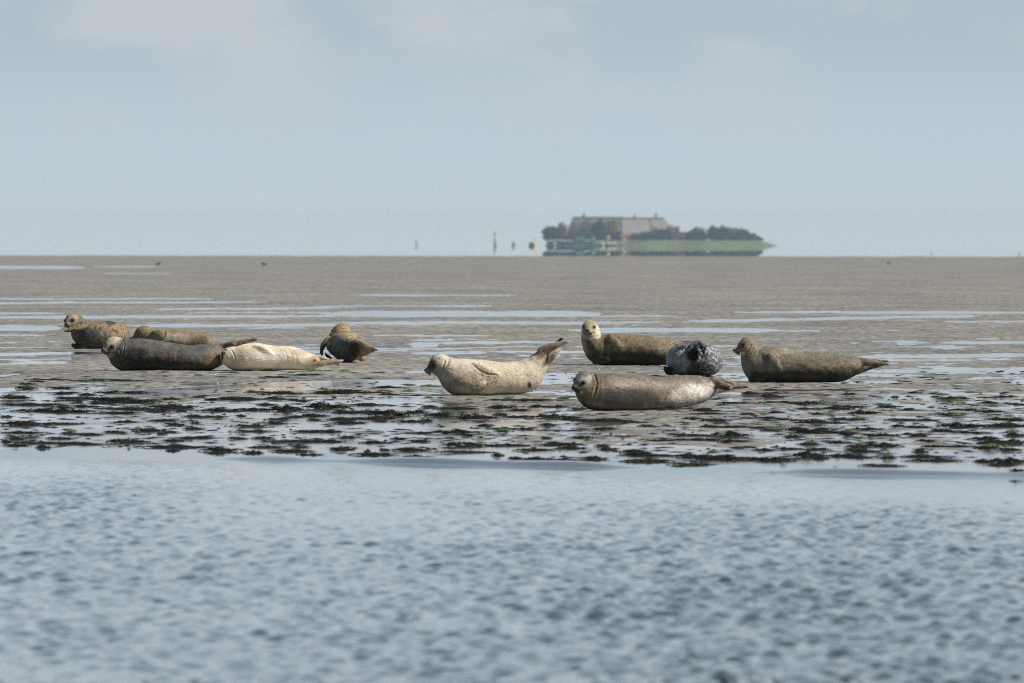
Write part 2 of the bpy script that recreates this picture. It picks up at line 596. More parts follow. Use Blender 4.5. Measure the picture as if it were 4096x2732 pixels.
# ------------------------------------------------------------------ seals
def coat_mat(name, spot_col, spot_scale, spot_amt, lo=.5, hi=.62, rough=.62, spec=.14, sheen=.02, mott=.3, wetness=0.0):
    m, t, b = newmat(name)
    tcn = N(t, 'ShaderNodeTexCoord')
    at = N(t, 'ShaderNodeAttribute', attribute_name='coat')
    n1 = N(t, 'ShaderNodeTexNoise')
    n1.inputs['Scale'].default_value = spot_scale
    n1.inputs['Detail'].default_value = 3
    n1.inputs['Roughness'].default_value = .6
    t.links.new(tcn.outputs['Object'], n1.inputs['Vector'])
    sr = ramp(t, [(lo, (0,) * 3), (hi, (1,) * 3)])
    t.links.new(n1.outputs[0], sr.inputs[0])
    sa = math_n(t, 'MULTIPLY', math_n(t, 'MULTIPLY', sr.outputs[0], at.outputs['Alpha']), spot_amt)
    n2 = N(t, 'ShaderNodeTexNoise')
    n2.inputs['Scale'].default_value = 12
    n2.inputs['Detail'].default_value = 8
    n2.inputs['Roughness'].default_value = .78
    t.links.new(tcn.outputs['Object'], n2.inputs['Vector'])
    mr = ramp(t, [(.28, (1 - 1.5 * mott,) * 3), (.72, (1 + 1.5 * mott,) * 3)])
    t.links.new(n2.outputs[0], mr.inputs[0])
    n4 = N(t, 'ShaderNodeTexNoise')
    n4.inputs['Scale'].default_value = 75
    n4.inputs['Detail'].default_value = 3
    t.links.new(tcn.outputs['Object'], n4.inputs['Vector'])
    mr2 = ramp(t, [(.3, (1 - mott,) * 3), (.7, (1 + mott,) * 3)])
    t.links.new(n4.outputs[0], mr2.inputs[0])
    c0 = mixc(t, at.outputs['Color'], mr.outputs[0], 1.0, 'MULTIPLY')
    c1 = mixc(t, c0.outputs[2], mr2.outputs[0], 1.0, 'MULTIPLY')
    c2 = mixc(t, c1.outputs[2], spot_col, sa)
    t.links.new(c2.outputs[2], b.inputs['Base Color'])
    rr = ramp(t, [(.3, (max(.05, rough - .12),) * 3), (.7, (rough + .12,) * 3)])
    t.links.new(n2.outputs[0], rr.inputs[0])
    t.links.new(rr.outputs[0], b.inputs['Roughness'])
    b.inputs['Specular IOR Level'].default_value = spec
    b.inputs['Sheen Weight'].default_value = sheen
    b.inputs['Sheen Roughness'].default_value = .5
    n3 = N(t, 'ShaderNodeTexNoise')
    n3.inputs['Scale'].default_value = 60
    n3.inputs['Detail'].default_value = 4
    mp = N(t, 'ShaderNodeMapping')
    mp.inputs['Scale'].default_value = (.35, 1, 1)
    t.links.new(tcn.outputs['Object'], mp.inputs[0])
    t.links.new(mp.outputs[0], n3.inputs['Vector'])
    bu = N(t, 'ShaderNodeBump')
    bu.inputs['Strength'].default_value = .6
    bu.inputs['Distance'].default_value = .01
    t.links.new(n3.outputs[0], bu.inputs['Height'])
    t.links.new(bu.outputs[0], b.inputs['Normal'])
    return m


M_EYE, _t, _b = newmat('eye_black')
_b.inputs['Base Color'].default_value = (.006, .006, .007, 1)
_b.inputs['Roughness'].default_value = .05
M_NOSE = simple('nose_skin', (.012, .012, .013), .35, .2, 40, .5)
M_WHISK = simple('whisker_hair', (.62, .52, .36), .5, .1)
M_CLAW = simple('claw_horn', (.07, .058, .045), .4, .2)

# head shape in units of the skull radius; x forward, y to the side, z up
HEAD = [((0, 0, 0), (1.08, .98, .95)), ((.55, 0, -.14), (.75, .80, .72)), ((1.02, 0, -.26), (.56, .5, .43)),
        ((1.25, .2, -.34), (.34, .29, .27)), ((1.25, -.2, -.34), (.34, .29, .27)),
        ((1.1, 0, -.58), (.4, .32, .22)), ((1.45, 0, -.12), (.2, .22, .16)), ((.1, 0, -.35), (.95, .92, .8))]


def smin(a, b, k):
    h = np.clip(.5 + .5 * (b - a) / k, 0, 1)
    return b + (a - b) * h - k * h * (1 - h)


class Seal:
    def __init__(self, x0, y0, k, Xc, Yb, vox=.0062):
        """x0,y0,k: the crop the outline numbers were read in; Xc: middle; Yb: ground line (crop numbers)"""
        self.x0, self.y0, self.k = x0, y0, k
        Xc, Yb = x0 + Xc / k, y0 + Yb / k
        self.D = solveD(Xc, Yb)
        self.loc = np.array(P(Xc, Yb, self.D))
        self.groups = []          # (centres, a, b, blend)
        self.heads = []
        self.grooves = []
        self.vox = vox

    def pt(self, cx, cy, dy=0.0):
        X, Y, D = self.x0 + cx / self.k, self.y0 + cy / self.k, self.D + dy
        return np.array([(X - 2048) / F * D, D, H - (Y - HZ) / F * D]) - self.loc

    def crop(self, v):
        w = v + self.loc
        X = w[:, 0] / w[:, 1] * F + 2048
        Y = HZ + (H - w[:, 2]) / w[:, 1] * F
        return (X - self.x0) * self.k, (Y - self.y0) * self.k

    def m(self, r):
        return r / self.k * self.D / F

    def chain(self, pts, ratio=1.0, blend=.03, surf=None, sub=None):
        """pts: (cx, cy, r[, dy[, ratio]]) medial discs; surf: lay it on the body surface, lifted by that share of its thickness"""
        Q = []
        last = None
        for p in pts:
            cx, cy, r = p[:3]
            dy = p[3] if len(p) > 3 else 0.0
            ra = p[4] if len(p) > 4 else ratio
            if surf is not None:
                fy = self.front(cx, cy)
                fy = (last if last is not None else 0.0) if fy is None else fy
                last = fy
                dy = fy - self.m(r) * ra * surf + dy
            Q.append(np.concatenate([self.pt(cx, cy, dy), [self.m(r), self.m(r) * ra]]))
        Q = np.array(Q)
        out = []
        for i in range(len(Q) - 1):
            p0, p1, p2, p3 = Q[max(i - 1, 0)], Q[i], Q[i + 1], Q[min(i + 2, len(Q) - 1)]
            n = max(2, int(np.linalg.norm(p2[:3] - p1[:3]) / ((.13 if len(self.groups) == 0 else .2) * min(p1[3], p2[3]) + .003)) + 1)
            n = min(n, 30)
            for j in range(n):
                t = j / n
                c = .5 * (2 * p1 + (p2 - p0) * t + (2 * p0 - 5 * p1 + 4 * p2 - p3) * t * t + (3 * p1 - p0 - 3 * p2 + p3) * t ** 3)
                c[3:] = np.maximum(p1[3:] * (1 - t) + p2[3:] * t, .002) * .5 + .5 * np.maximum(c[3:], .002)
                out.append(c)
        out.append(Q[-1])
        out = np.array(out)
        self.groups.append((out[:, :3], out[:, 3], out[:, 4], blend))

    def head(self, cx, cy, R, fwd, up=(0, 0, 1), dy=0.0, eyes='open', blend=.035, eye_pos=(.80, .47, .16), col=None, muzzle=1.0):
        f = Vector(fwd).normalized()
        u = Vector(up)
        s = u.cross(f).normalized()
        u = f.cross(s).normalized()
        M = np.array([[f[i], s[i], u[i]] for i in range(3)])      # columns f,s,u
        R = self.m(R)
        h = dict(c=self.pt(cx, cy, dy), R=R, M=M, eyes=eyes, blend=blend, eye=eye_pos, col=col or {}, muz=muzzle)
        self.heads.append(h)
        return h

    def groove(self, pts, w, depth):
        self.grooves.append((np.array(pts, float), w, depth))

    def _chain_d(self, p, g):
        C, a, b, _ = g
        d = np.full(len(p), 9.0, np.float32)
        for i in range(len(C)):
            q = p - C[i].astype(np.float32)
            e = np.sqrt((q[:, 0] ** 2 + q[:, 2] ** 2) / a[i] ** 2 + q[:, 1] ** 2 / b[i] ** 2)
            np.minimum(d, (e - 1) * min(a[i], b[i]), out=d)
        return d

    def _head_d(self, p, h):
        q = (p - h['c'].astype(np.float32)) @ h['M'].astype(np.float32) / h['R']
        d = None
        for c, r in HEAD:
            c = np.array(c, np.float32)
            c[0] = c[0] if c[0] < .9 else .9 + (c[0] - .9) * h['muz']
            e = (np.sqrt((((q - c) / np.array(r, np.float32)) ** 2).sum(1)) - 1) * min(r)
            d = e if d is None else smin(d, e, .12)
        return d * h['R']

    def sdf(self, p, main_only=False):
        p = p.astype(np.float32)
        d = self._chain_d(p, self.groups[0])
        for h in self.heads:
            d = smin(d, self._head_d(p, h), h['blend'])
        if main_only:
            return d
        for g in self.groups[1:]:
            d = smin(d, self._chain_d(p, g), g[3])
        for pts, w, dep in self.grooves:
            cx, cy = self.crop(p)
            dd = np.full(len(p), 1e9, np.float32)
            for i in range(len(pts) - 1):
                A, B = pts[i], pts[i + 1]
                ab = B - A
                t = np.clip(((cx - A[0]) * ab[0] + (cy - A[1]) * ab[1]) / (ab @ ab), 0, 1)
                dd = np.minimum(dd, np.hypot(cx - A[0] - ab[0] * t, cy - A[1] - ab[1] * t))
            side = np.clip(-p[:, 1] / .04 + 1.0, 0, 1)
            d = d + self.m(dep) * side * (np.exp(-(dd / w) ** 2) - .45 * np.exp(-((dd - 2.0 * w) / w) ** 2))
        q = p + self.loc.astype(np.float32)
        d = d + .0035 * (perlin(q[:, 0] * 9, (q[:, 2] * 1.3 + q[:, 1] * .7) * 9) + .6 * perlin(q[:, 0] * 23, (q[:, 2] + q[:, 1] * .8) * 17)).astype(np.float32)
        # resting on the ground
        gz = (prof(p[:, 0] + self.loc[0], p[:, 1] + self.loc[1]) - self.loc[2]).astype(np.float32)
        return -smin(-d, p[:, 2] - gz + .016, .018)

    def front(self, cx, cy):
        ys = np.linspace(-.6, .9, 300)
        p = np.array([self.pt(cx, cy, y) for y in ys])
        d = self.sdf(p, True)
        i = np.argmax(d < 0)
        return ys[i] if d[i] < 0 else None

    def mesh(self):
        h = self.vox
        lo, hi = np.array([9.] * 3), np.array([-9.] * 3)
        for C, a, b, _ in self.groups:
            rad = np.maximum(a, b)[:, None]
            lo, hi = np.minimum(lo, (C - rad).min(0)), np.maximum(hi, (C + rad).max(0))
        for q in self.heads:
            lo, hi = np.minimum(lo, q['c'] - 1.9 * q['R']), np.maximum(hi, q['c'] + 1.9 * q['R'])
        lo -= .03
        hi += .03
        n = np.ceil((hi - lo) / h / 4).astype(int) * 4 + 4
        # coarse pass
        cs = 4
        nc = n // cs + 1
        ci = np.stack(np.meshgrid(*[np.arange(k) for k in nc], indexing='ij'), -1).reshape(-1, 3)
        dc = self.sdf(lo + ci * h * cs).reshape(nc)
        near = np.abs(dc) < h * cs * 2.6
        full = np.repeat(np.repeat(np.repeat(np.where(dc > 0, 1., -1.).astype(np.float32), cs, 0), cs, 1), cs, 2)
        mask = np.repeat(np.repeat(np.repeat(near, cs, 0), cs, 1), cs, 2)
        # dilate a little
        mk = mask.copy()
        for ax in range(3):
            for sft in (-cs, cs):
                mk |= np.roll(mask, sft, ax)
        idx = np.argwhere(mk)
        full[mk] = self.sdf(lo + idx * h)
        V = full
        inside = V < 0
        nx, ny, nz = V.shape
        # surface nets
        c8 = [inside[i:nx - 1 + i, j:ny - 1 + j, k:nz - 1 + k] for i in (0, 1) for j in (0, 1) for k in (0, 1)]
        s = sum(c.astype(np.int8) for c in c8)
        act = (s > 0) & (s < 8)
        cells = np.argwhere(act)
        vid = np.full(act.shape, -1, np.int64)
        vid[act] = np.arange(len(cells))
        acc = np.zeros((len(cells), 3))
        cnt = np.zeros(len(cells))
        corners = [(i, j, k) for i in (0, 1) for j in (0, 1) for k in (0, 1)]
        for a in corners:
            for ax in range(3):
                if a[ax] == 1:
                    continue
                b2 = list(a)
                b2[ax] = 1
                va = V[cells[:, 0] + a[0], cells[:, 1] + a[1], cells[:, 2] + a[2]]
                vb = V[cells[:, 0] + b2[0], cells[:, 1] + b2[1], cells[:, 2] + b2[2]]
                cr = (va < 0) != (vb < 0)
                t = np.where(cr, va / np.where(cr, va - vb, 1), 0)
                q = np.tile(np.array(a, float), (len(cells), 1))
                q[:, ax] += t
                acc[cr] += q[cr]
                cnt[cr] += 1
        verts = lo + (cells + acc / cnt[:, None]) * h
        quads = []
        for ax in range(3):
            o1, o2 = [(1, 2), (2, 0), (0, 1)][ax]
            sl = [slice(None)] * 3
            sl[ax] = slice(0, -1)
            sl2 = [slice(None)] * 3
            sl2[ax] = slice(1, None)
            A, B = inside[tuple(sl)], inside[tuple(sl2)]
            e = np.argwhere(A != B)
            e = e[(e[:, o1] > 0) & (e[:, o2] > 0) & (e[:, o1] < act.shape[o1]) & (e[:, o2] < act.shape[o2])]
            d1, d2 = np.zeros(3, int), np.zeros(3, int)
            d1[o1], d2[o2] = 1, 1
            g = lambda q: vid[q[:, 0], q[:, 1], q[:, 2]]
            Q = np.stack([g(e - d1 - d2), g(e - d2), g(e), g(e - d1)], 1)
            flip = A[e[:, 0], e[:, 1], e[:, 2]]
            Q[~flip] = Q[~flip][:, ::-1]
            quads.append(Q)
        quads = np.concatenate(quads)
        quads = quads[(quads >= 0).all(1)]
        e = np.concatenate([quads[:, [0, 1]], quads[:, [1, 2]], quads[:, [2, 3]], quads[:, [3, 0]]])
        for lam in (.5, -.35, .5, -.35, .4):
            sm, ct = np.zeros_like(verts), np.zeros(len(verts))
            for a in range(3):
                sm[:, a] = np.bincount(e[:, 0], verts[e[:, 1], a], len(verts)) + np.bincount(e[:, 1], verts[e[:, 0], a], len(verts))
            ct = np.bincount(e[:, 0], minlength=len(verts)) + np.bincount(e[:, 1], minlength=len(verts))
            verts = verts + lam * (sm / np.maximum(ct, 1)[:, None] - verts)
        return verts, quads

    def surface_hit(self, start, direction, full=True):
        t = np.linspace(0, .4, 900)
        p = start[None] + t[:, None] * np.asarray(direction)[None]
        d = self.sdf(p, not full)
        i = np.argmax(d < 0)
        return p[i] if d[i] < 0 else None

    def build(self, label, mat, base, patches=(), spot=1.0, spotp=(), whisk=9, cheek=None):
        verts, quads = self.mesh()
        me = mesh_np('seal', verts, quads)
        ob = link('seal', me, mat, None, self.loc)
        tag(ob, label, 'seal', 'seals hauled out on the sandbank')
        col = np.tile(np.array(base, float), (len(verts), 1))
        alpha = np.full(len(verts), float(spot))
        cx, cy = self.crop(verts)
        nn = fbm(verts[:, 0] * 14 + self.loc[0], verts[:, 2] * 14 + verts[:, 1] * 9, 3) * .28

        def blob(px, py, rx, ry, ang=0.0):
            ca, sa = math.cos(math.radians(ang)), math.sin(math.radians(ang))
            u = ((cx - px) * ca + (cy - py) * sa) / rx
            v = (-(cx - px) * sa + (cy - py) * ca) / ry
            return 1 - sstep(.55, 1.15, np.hypot(u, v) + nn)
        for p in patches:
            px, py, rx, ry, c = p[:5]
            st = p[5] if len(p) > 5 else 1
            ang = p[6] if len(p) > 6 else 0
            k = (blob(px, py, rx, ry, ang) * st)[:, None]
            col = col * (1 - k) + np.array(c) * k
        for px, py, rx, ry, a in spotp:
            k = blob(px, py, rx, ry)
            alpha = alpha * (1 - k) + a * k
        for h in self.heads:
            q = (verts - h['c']) @ h['M'] / h['R']
            hc = h['col']

            def lp(c, pos, r, colr, st=1.0, soft=.3):
                dd = np.sqrt((((q - np.array(pos)) / np.array(r)) ** 2).sum(1)) + nn * .4
                k = ((1 - sstep(1 - soft, 1 + soft * .3, dd)) * st)[:, None]
                return c * (1 - k) + np.array(colr) * k
            inh = np.linalg.norm(q - np.array([.5, 0, -.1]), axis=1) < 1.5
            alpha = np.where(inh, alpha * .35, alpha)
            if 'face' in hc:
                col = lp(col, (.55, 0, -.1), (1.5, 1.4, 1.3), hc['face'], .95)
            if 'crown' in hc:
                col = lp(col, (-.1, 0, .75), (1.0, .8, .55), hc['crown'], .85)
            if 'cheek' in hc:
                col = lp(col, (.35, .8, -.25), (.7, .55, .6), hc['cheek'], .9)
                col = lp(col, (.35, -.8, -.25), (.7, .55, .6), hc['cheek'], .9)
            if 'throat' in hc:
                col = lp(col, (.3, 0, -.95), (.8, .7, .5), hc['throat'], .85)
            if 'muzzle' in hc:
                col = lp(col, (1.3, 0, -.3), (.85, .75, .65), hc['muzzle'], .9, .4)
            er = hc.get('ring', .34)
            hits = {}
            for sg in (1, -1):
                e = np.array([h['eye'][0], sg * h['eye'][1], h['eye'][2]])
                dirw = h['M'] @ (e - np.array([.1, 0, .0]))
                dirw = dirw / np.linalg.norm(dirw)
                hit = self.surface_hit(h['c'] + dirw * h['R'] * 1.9, -dirw)
                if hit is None:
                    continue
                hits[sg] = (hit, dirw)
                if er:
                    qe = (hit - h['c']) @ h['M'] / h['R']
                    col = lp(col, tuple(qe), (er * 1.15, er, er), hc.get('ringc', (.03, .03, .03)), hc.get('ringa', .85), .45)
            # mouth line and nostril area
            mz = np.abs(q[:, 2] - (-.53 + .25 * np.abs(q[:, 1]))) < .045
            mo = mz & (q[:, 0] > 1.0)
            col[mo] = col[mo] * .25
            mx = h['muz']
            col = lp(col, (.9 + .62 * mx, 0, -.12), (.2, .2, .17), (.012, .012, .012), 1.0, .3)
            for sg in (1, -1):
                col = lp(col, (.0, sg * .97, .05), (.1, .1, .1), (.02, .02, .02), .9, .3)      # ear holes
            # eyes: a glossy ball set in the surface
            for sg, (hit, dirw) in hits.items():
                if h['eyes'] != 'open':
                    break
                mb = MB()
                r = h['R'] * hc.get('eye', .19)
                mb.ball(hit - dirw * r * .42, r)
                mb.build('eye', M_EYE, ob, smooth=True)
            fw = h['M'] @ np.array([1, 0, -.03])
            hit = self.surface_hit(h['c'] + fw * h['R'] * 2.4 + h['M'] @ np.array([0, 0, -.1]) * h['R'], -fw)
            if hit is not None:
                mb = MB()
                R = h['R']
                mb.ball(hit - fw * R * .05, (R * .09, R * .2, R * .13), M=Matrix(h['M'].tolist()))
                mb.build('nose', M_NOSE, ob, smooth=True)
                if whisk:
                    rr = random.Random(int(cx.sum()) & 999)
                    for sg in (1, -1):
                        mb = MB()
                        for j in range(whisk):
                            a = np.array([1.2 + rr.uniform(-.12, .15), sg * (.38 + rr.uniform(-.05, .05)), -.42 + rr.uniform(-.1, .1)])
                            L = rr.uniform(.6, 1.05)
                            dv = np.array([rr.uniform(-.5, .3), sg * rr.uniform(.4, .9), rr.uniform(-1.1, -.35)])
                            dv = dv / np.linalg.norm(dv) * L
                            pts = [a, a + dv * .5 + np.array([0, 0, .05]), a + dv]
                            mb.tube([h['c'] + h['M'] @ (p * R) for p in pts], [.0013, .001, .0005], 3)
                        mb.build('whiskers', M_WHISK, ob)
        ca = me.attributes.new('coat', 'FLOAT_COLOR', 'POINT')
        ca.data.foreach_set('color', np.concatenate([np.clip(col, 0.004, 1), alpha[:, None]], 1).astype(np.float32).ravel())
        return ob

    def claws(self, ob, pts, L=14, ang=30):
        """small dark claws at flipper tips; pts in crop numbers"""
        for (px, py, an) in pts:
            y = None
            mb = MB()
            ys = np.linspace(-.6, .9, 400)
            p = np.array([self.pt(px, py, yy) for yy in ys])
            d = self.sdf(p)
            i = np.argmax(d < 0)
            y = ys[i] if d[i] < 0 else 0.0
            a = self.pt(px, py, y - .002)
            b = self.pt(px + L * math.cos(math.radians(an)), py + L * math.sin(math.radians(an)), y - .012)
            mb.tube([a, (a + b) / 2 + np.array([0, -.003, 0]), b], [.0034, .0028, .001], 5)
            mb.build('claw', M_CLAW, ob, smooth=True)


BROWN = (.20, .165, .115)
# --- A: far left, head up, foreflipper stretched out in front of the chest
s = Seal(220, 1220, 3.457, 600, 608)
s.chain([(300, 222, 98, .05), (330, 290, 118), (400, 382, 180), (460, 410, 198), (600, 415, 197, .04), (750, 416, 194, .12), (840, 432, 178, .25), (890, 450, 150, .45), (930, 480, 100, .7)], 1.0)
s.head(238, 214, 104, (-.48, -.85, -.22), col=dict(face=(.36, .31, .23), muzzle=(.20, .18, .15), ring=.42, ringa=.9))
s.chain([(450, 280, 46, -.12), (365, 300, 52, -.17), (280, 320, 46, -.20), (200, 344, 34, -.22), (122, 367, 11, -.24)], .42, .014)
s.chain([(400, 570, 45), (330, 575, 45), (250, 555, 26)], .7, .02, surf=.4)
for x in (640, 730, 830):
    s.groove([(x + 90, 235), (x - 10, 300), (x - 80, 380)], 11, 7)
s.groove([(380, 190), (350, 260), (300, 330)], 9, 7)
ob = s.build('leftmost brown seal, head up, one front flipper stretched forward',
             coat_mat('coat_umber', (.03, .027, .022), 26, .75, .52, .6, mott=.38), (.185, .155, .11),
             [(460, 470, 200, 190, (.05, .048, .044)), (860, 330, 150, 130, (.26, .19, .115)), (780, 240, 90, 36, (.06, .055, .05)), (300, 318, 170, 34, (.24, .185, .12), .9, -14), (200, 362, 110, 18, (.05, .04, .03), .9, -12),  # paler ellipse paints the lit top of the raised flipper
              (600, 540, 300, 110, (.08, .075, .06), .8), (290, 575, 90, 50, (.03, .03, .03))], 1.0)

# --- B: asleep behind the dark seal
s = Seal(220, 1220, 3.457, 1650, 600)
s.chain([(1250, 405, 116), (1380, 470, 138), (1500, 475, 145), (1650, 478, 148), (1800, 484, 138), (1950, 500, 122), (2060, 515, 112), (2110, 540, 88)], 1.0)
s.head(1215, 396, 106, (-.93, .05, -.30), eyes='closed', muzzle=1.35, col=dict(face=(.17, .135, .085), ring=.0))
s.chain([(2090, 560, 70), (2220, 575, 55), (2334, 557, 42), (2484, 522, 33), (2634, 496, 27), (2734, 480, 26), (2786, 470, 20)], .55, .02)
s.chain([(2334, 575, 36), (2500, 548, 26), (2640, 522, 16)], .5, .02)
s.chain([(1400, 400, 62), (1450, 410, 66), (1510, 400, 44)], .55, .015, surf=.5)
for j, yy in enumerate((366, 382, 398, 414, 430)):
    s.chain([(1480, yy + 6, 13), (1535, yy, 8)], .8, .006, surf=.9)
s.groove([(1330, 320), (1240, 400), (1180, 450)], 9, 8)
s.groove([(1400, 340), (1310, 420), (1270, 470)], 9, 6)
ob = s.build('olive brown seal asleep behind the dark grey one, front flipper folded on its side',
             coat_mat('coat_olive', (.06, .05, .035), 60, .5, mott=.3), (.23, .185, .115),
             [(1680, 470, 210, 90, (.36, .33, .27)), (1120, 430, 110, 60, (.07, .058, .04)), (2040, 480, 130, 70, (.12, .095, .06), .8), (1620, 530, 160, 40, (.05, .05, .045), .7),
              (2150, 500, 30, 40, (.28, .2, .14))], .6, whisk=6)
s.claws(ob, [(1530, yy, 10) for yy in (366, 382, 398, 414, 430)], 20)

# --- C: big dark grey seal
s = Seal(360, 1300, 3.457, 1000, 632)
s.chain([(395, 375, 160), (480, 420, 214), (620, 411, 228), (800, 415, 220), (1000, 432, 206), (1200, 447, 189), (1400, 460, 176), (1560, 450, 186, .04), (1660, 440, 180, .08), (1750, 425, 145, .12), (1830, 395, 105, .16), (1890, 350, 66, .18)], 1.02)
s.head(330, 274, 126, (-.70, -.66, -.26), up=(.33, -.1, .94), col=dict(face=(.40, .34, .265), crown=(.46, .40, .31), cheek=(.62, .57, .48), muzzle=(.10, .085, .07), throat=(.2, .17, .09), ring=.38, ringc=(.05, .048, .045), ringa=.9, eye=.17), muzzle=1.25)
s.chain([(1870, 320, 60, .1), (1930, 285, 48, .08), (1985, 268, 34, .06)], .6, .02)
s.groove([(440, 180), (478, 260), (468, 340), (452, 430)], 8, 13)
s.groove([(400, 330), (420, 390), (380, 450)], 9, 5)
ob = s.build('largest seal, dark grey with a pale face, in front of the sleeping brown one',
             coat_mat('coat_charcoal', (.30, .24, .17), 34, .6, .56, .68, rough=.6, mott=.4), (.105, .10, .096),
             [(1740, 450, 170, 150, (.17, .125, .085), .8), (1690, 540, 140, 90, (.24, .18, .12), .7), (380, 480, 130, 90, (.10, .088, .065)), (1990, 262, 40, 40, (.16, .15, .14)),
              (480, 320, 16, 130, (.28, .26, .22), .4), (1080, 420, 240, 70, (.10, .085, .07), .6), (820, 530, 480, 110, (.016, .016, .016), .95), (600, 430, 230, 130, (.022, .022, .022), .8), (1350, 560, 300, 80, (.03, .03, .03), .7)], .02,  # near-black lower coat: wet fur, deepened by painted underside shade
             [(1740, 470, 200, 160, 1.0), (1050, 430, 260, 90, .7)])

# --- D: cream seal on its side
s = Seal(820, 1320, 3.918, 900, 640)
s.chain([(360, 402, 112), (420, 428, 164), (520, 450, 194), (650, 432, 214), (800, 425, 221), (950, 436, 208), (1100, 443, 195), (1280, 440, 190), (1400, 450, 178), (1520, 472, 154), (1620, 492, 130), (1700, 508, 104)], 1.0)
s.head(365, 405, 104, (-.62, -.76, .05), up=(-.75, .2, .75), eyes='closed', muzzle=.75, col=dict(ring=0))
s.chain([(1640, 425, 68, .05), (1780, 442, 44, .05), (1900, 466, 33, .04), (2000, 480, 22, .02)], .6, .018)
s.chain([(1700, 560, 62, -.04), (1800, 533, 52, -.06), (1900, 516, 42, -.06), (2050, 500, 35, -.06), (2130, 483, 20, -.06), (2160, 471, 11, -.06)], .6, .018)
s.chain([(2050, 520, 24, -.05), (2100, 543, 20, -.05), (2125, 556, 10, -.05)], .6, .01)
s.chain([(790, 262, 34), (880, 292, 46), (980, 340, 38), (1060, 378, 15)], .45, .012, surf=.75)
s.chain([(760, 622, 30), (900, 598, 30), (1030, 556, 18)], .5, .014, surf=.5)
for x in (1290, 1370, 1440):
    s.groove([(x - 70, 300), (x - 10, 400), (x, 520), (x - 30, 610)], 9, 4)
s.groove([(420, 330), (470, 420), (440, 500), (370, 540)], 10, 9)
ob = s.build('cream coloured seal lying on its side, belly towards the water, eyes shut',
             coat_mat('coat_cream', (.30, .24, .16), 18, .35, .56, .7, mott=.14), (.68, .61, .475),
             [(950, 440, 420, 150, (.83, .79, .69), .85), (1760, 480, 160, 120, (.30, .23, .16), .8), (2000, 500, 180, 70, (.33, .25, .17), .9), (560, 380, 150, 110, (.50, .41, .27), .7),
              (860, 320, 80, 36, (.48, .34, .19), .7, 25), (900, 610, 180, 26, (.27, .23, .17), .8), (1720, 480, 40, 26, (.05, .04, .03), .9), (270, 430, 20, 60, (.05, .05, .045), .9), (290, 372, 45, 34, (.03, .028, .026), .95),  # dark gap between the hind flippers is shade painted on the coat
              (325, 312, 40, 14, (.09, .08, .065), .9), (345, 412, 26, 30, (.07, .06, .05), .8), (1480, 350, 180, 60, (.42, .35, .25), .6), (450, 560, 120, 70, (.40, .35, .24), .5), (2130, 555, 20, 20, (.62, .52, .38)), (2145, 478, 30, 14, (.6, .5, .37))], .6)

# --- E: seen from behind, head turned left
s = Seal(1230, 1260, 7.124, 1100, 1318)
s.chain([(985, 600, 262, .58), (1030, 800, 340, .45), (1060, 890, 420, .30), (1100, 905, 418, .05), (1180, 955, 360, -.18), (1240, 975, 338, -.30), (1330, 990, 290, -.42), (1420, 980, 220, -.50)], 1.0)
s.chain([(800, 850, 272, .1), (930, 815, 320, .1), (1080, 800, 338, .08), (1220, 815, 325, .05), (1325, 840, 306, .03), (1400, 960, 270, 0)], 1.0, .05)
s.head(985, 480, 262, (-.82, .52, -.10), dy=.62, col=dict(face=(.34, .25, .14), crown=(.22, .17, .10), muzzle=(.05, .045, .04), ring=.25), muzzle=.9)
s.chain([(1400, 880, 190, -.5), (1560, 880, 130, -.58), (1700, 920, 90, -.62), (1850, 960, 62, -.65), (1985, 1003, 24, -.68)], .7, .02)
s.chain([(1480, 1040, 170, -.5), (1620, 1050, 120, -.56), (1760, 1015, 75, -.6), (1880, 1010, 40, -.64)], .7, .02)
s.chain([(1540, 1220, 110, -.35), (1600, 1240, 80, -.3)], .8, .02)
s.chain([(640, 670, 80, .25), (520, 760, 90, .22), (435, 900, 72, .2), (400, 1040, 50, .18), (405, 1150, 26, .16)], .5, .02)
s.chain([(640, 1230, 60, .1), (560, 1170, 50, .1), (510, 1105, 24, .1)], .6, .015)
s.groove([(560, 660), (800, 545), (1000, 500), (1260, 480)], 18, 16)
s.groove([(960, 800), (1080, 700), (1250, 628), (1420, 650), (1620, 770)], 20, 18)
s.groove([(1560, 940), (1700, 985), (1850, 1010)], 16, 14)
s.groove([(1600, 1010), (1720, 1030), (1840, 1035)], 16, 12)
ob = s.build('brown seal seen from behind, head turned left, lying apart behind the cream one',
             coat_mat('coat_tawny', (.03, .027, .02), 42, .7, .54, .62, mott=.35), (.24, .20, .135),
             [(1010, 430, 250, 200, (.34, .235, .11), .85), (980, 1010, 480, 330, (.04, .04, .037), .9), (450, 900, 150, 320, (.07, .075, .075)), (1620, 1220, 130, 110, (.28, .22, .13)), (1120, 560, 420, 110, (.32, .265, .17), .8),
              (1350, 980, 200, 260, (.028, .026, .022), .9), (1900, 1000, 140, 60, (.2, .165, .12)), (560, 1150, 70, 70, (.02, .02, .02))], .8, whisk=0)

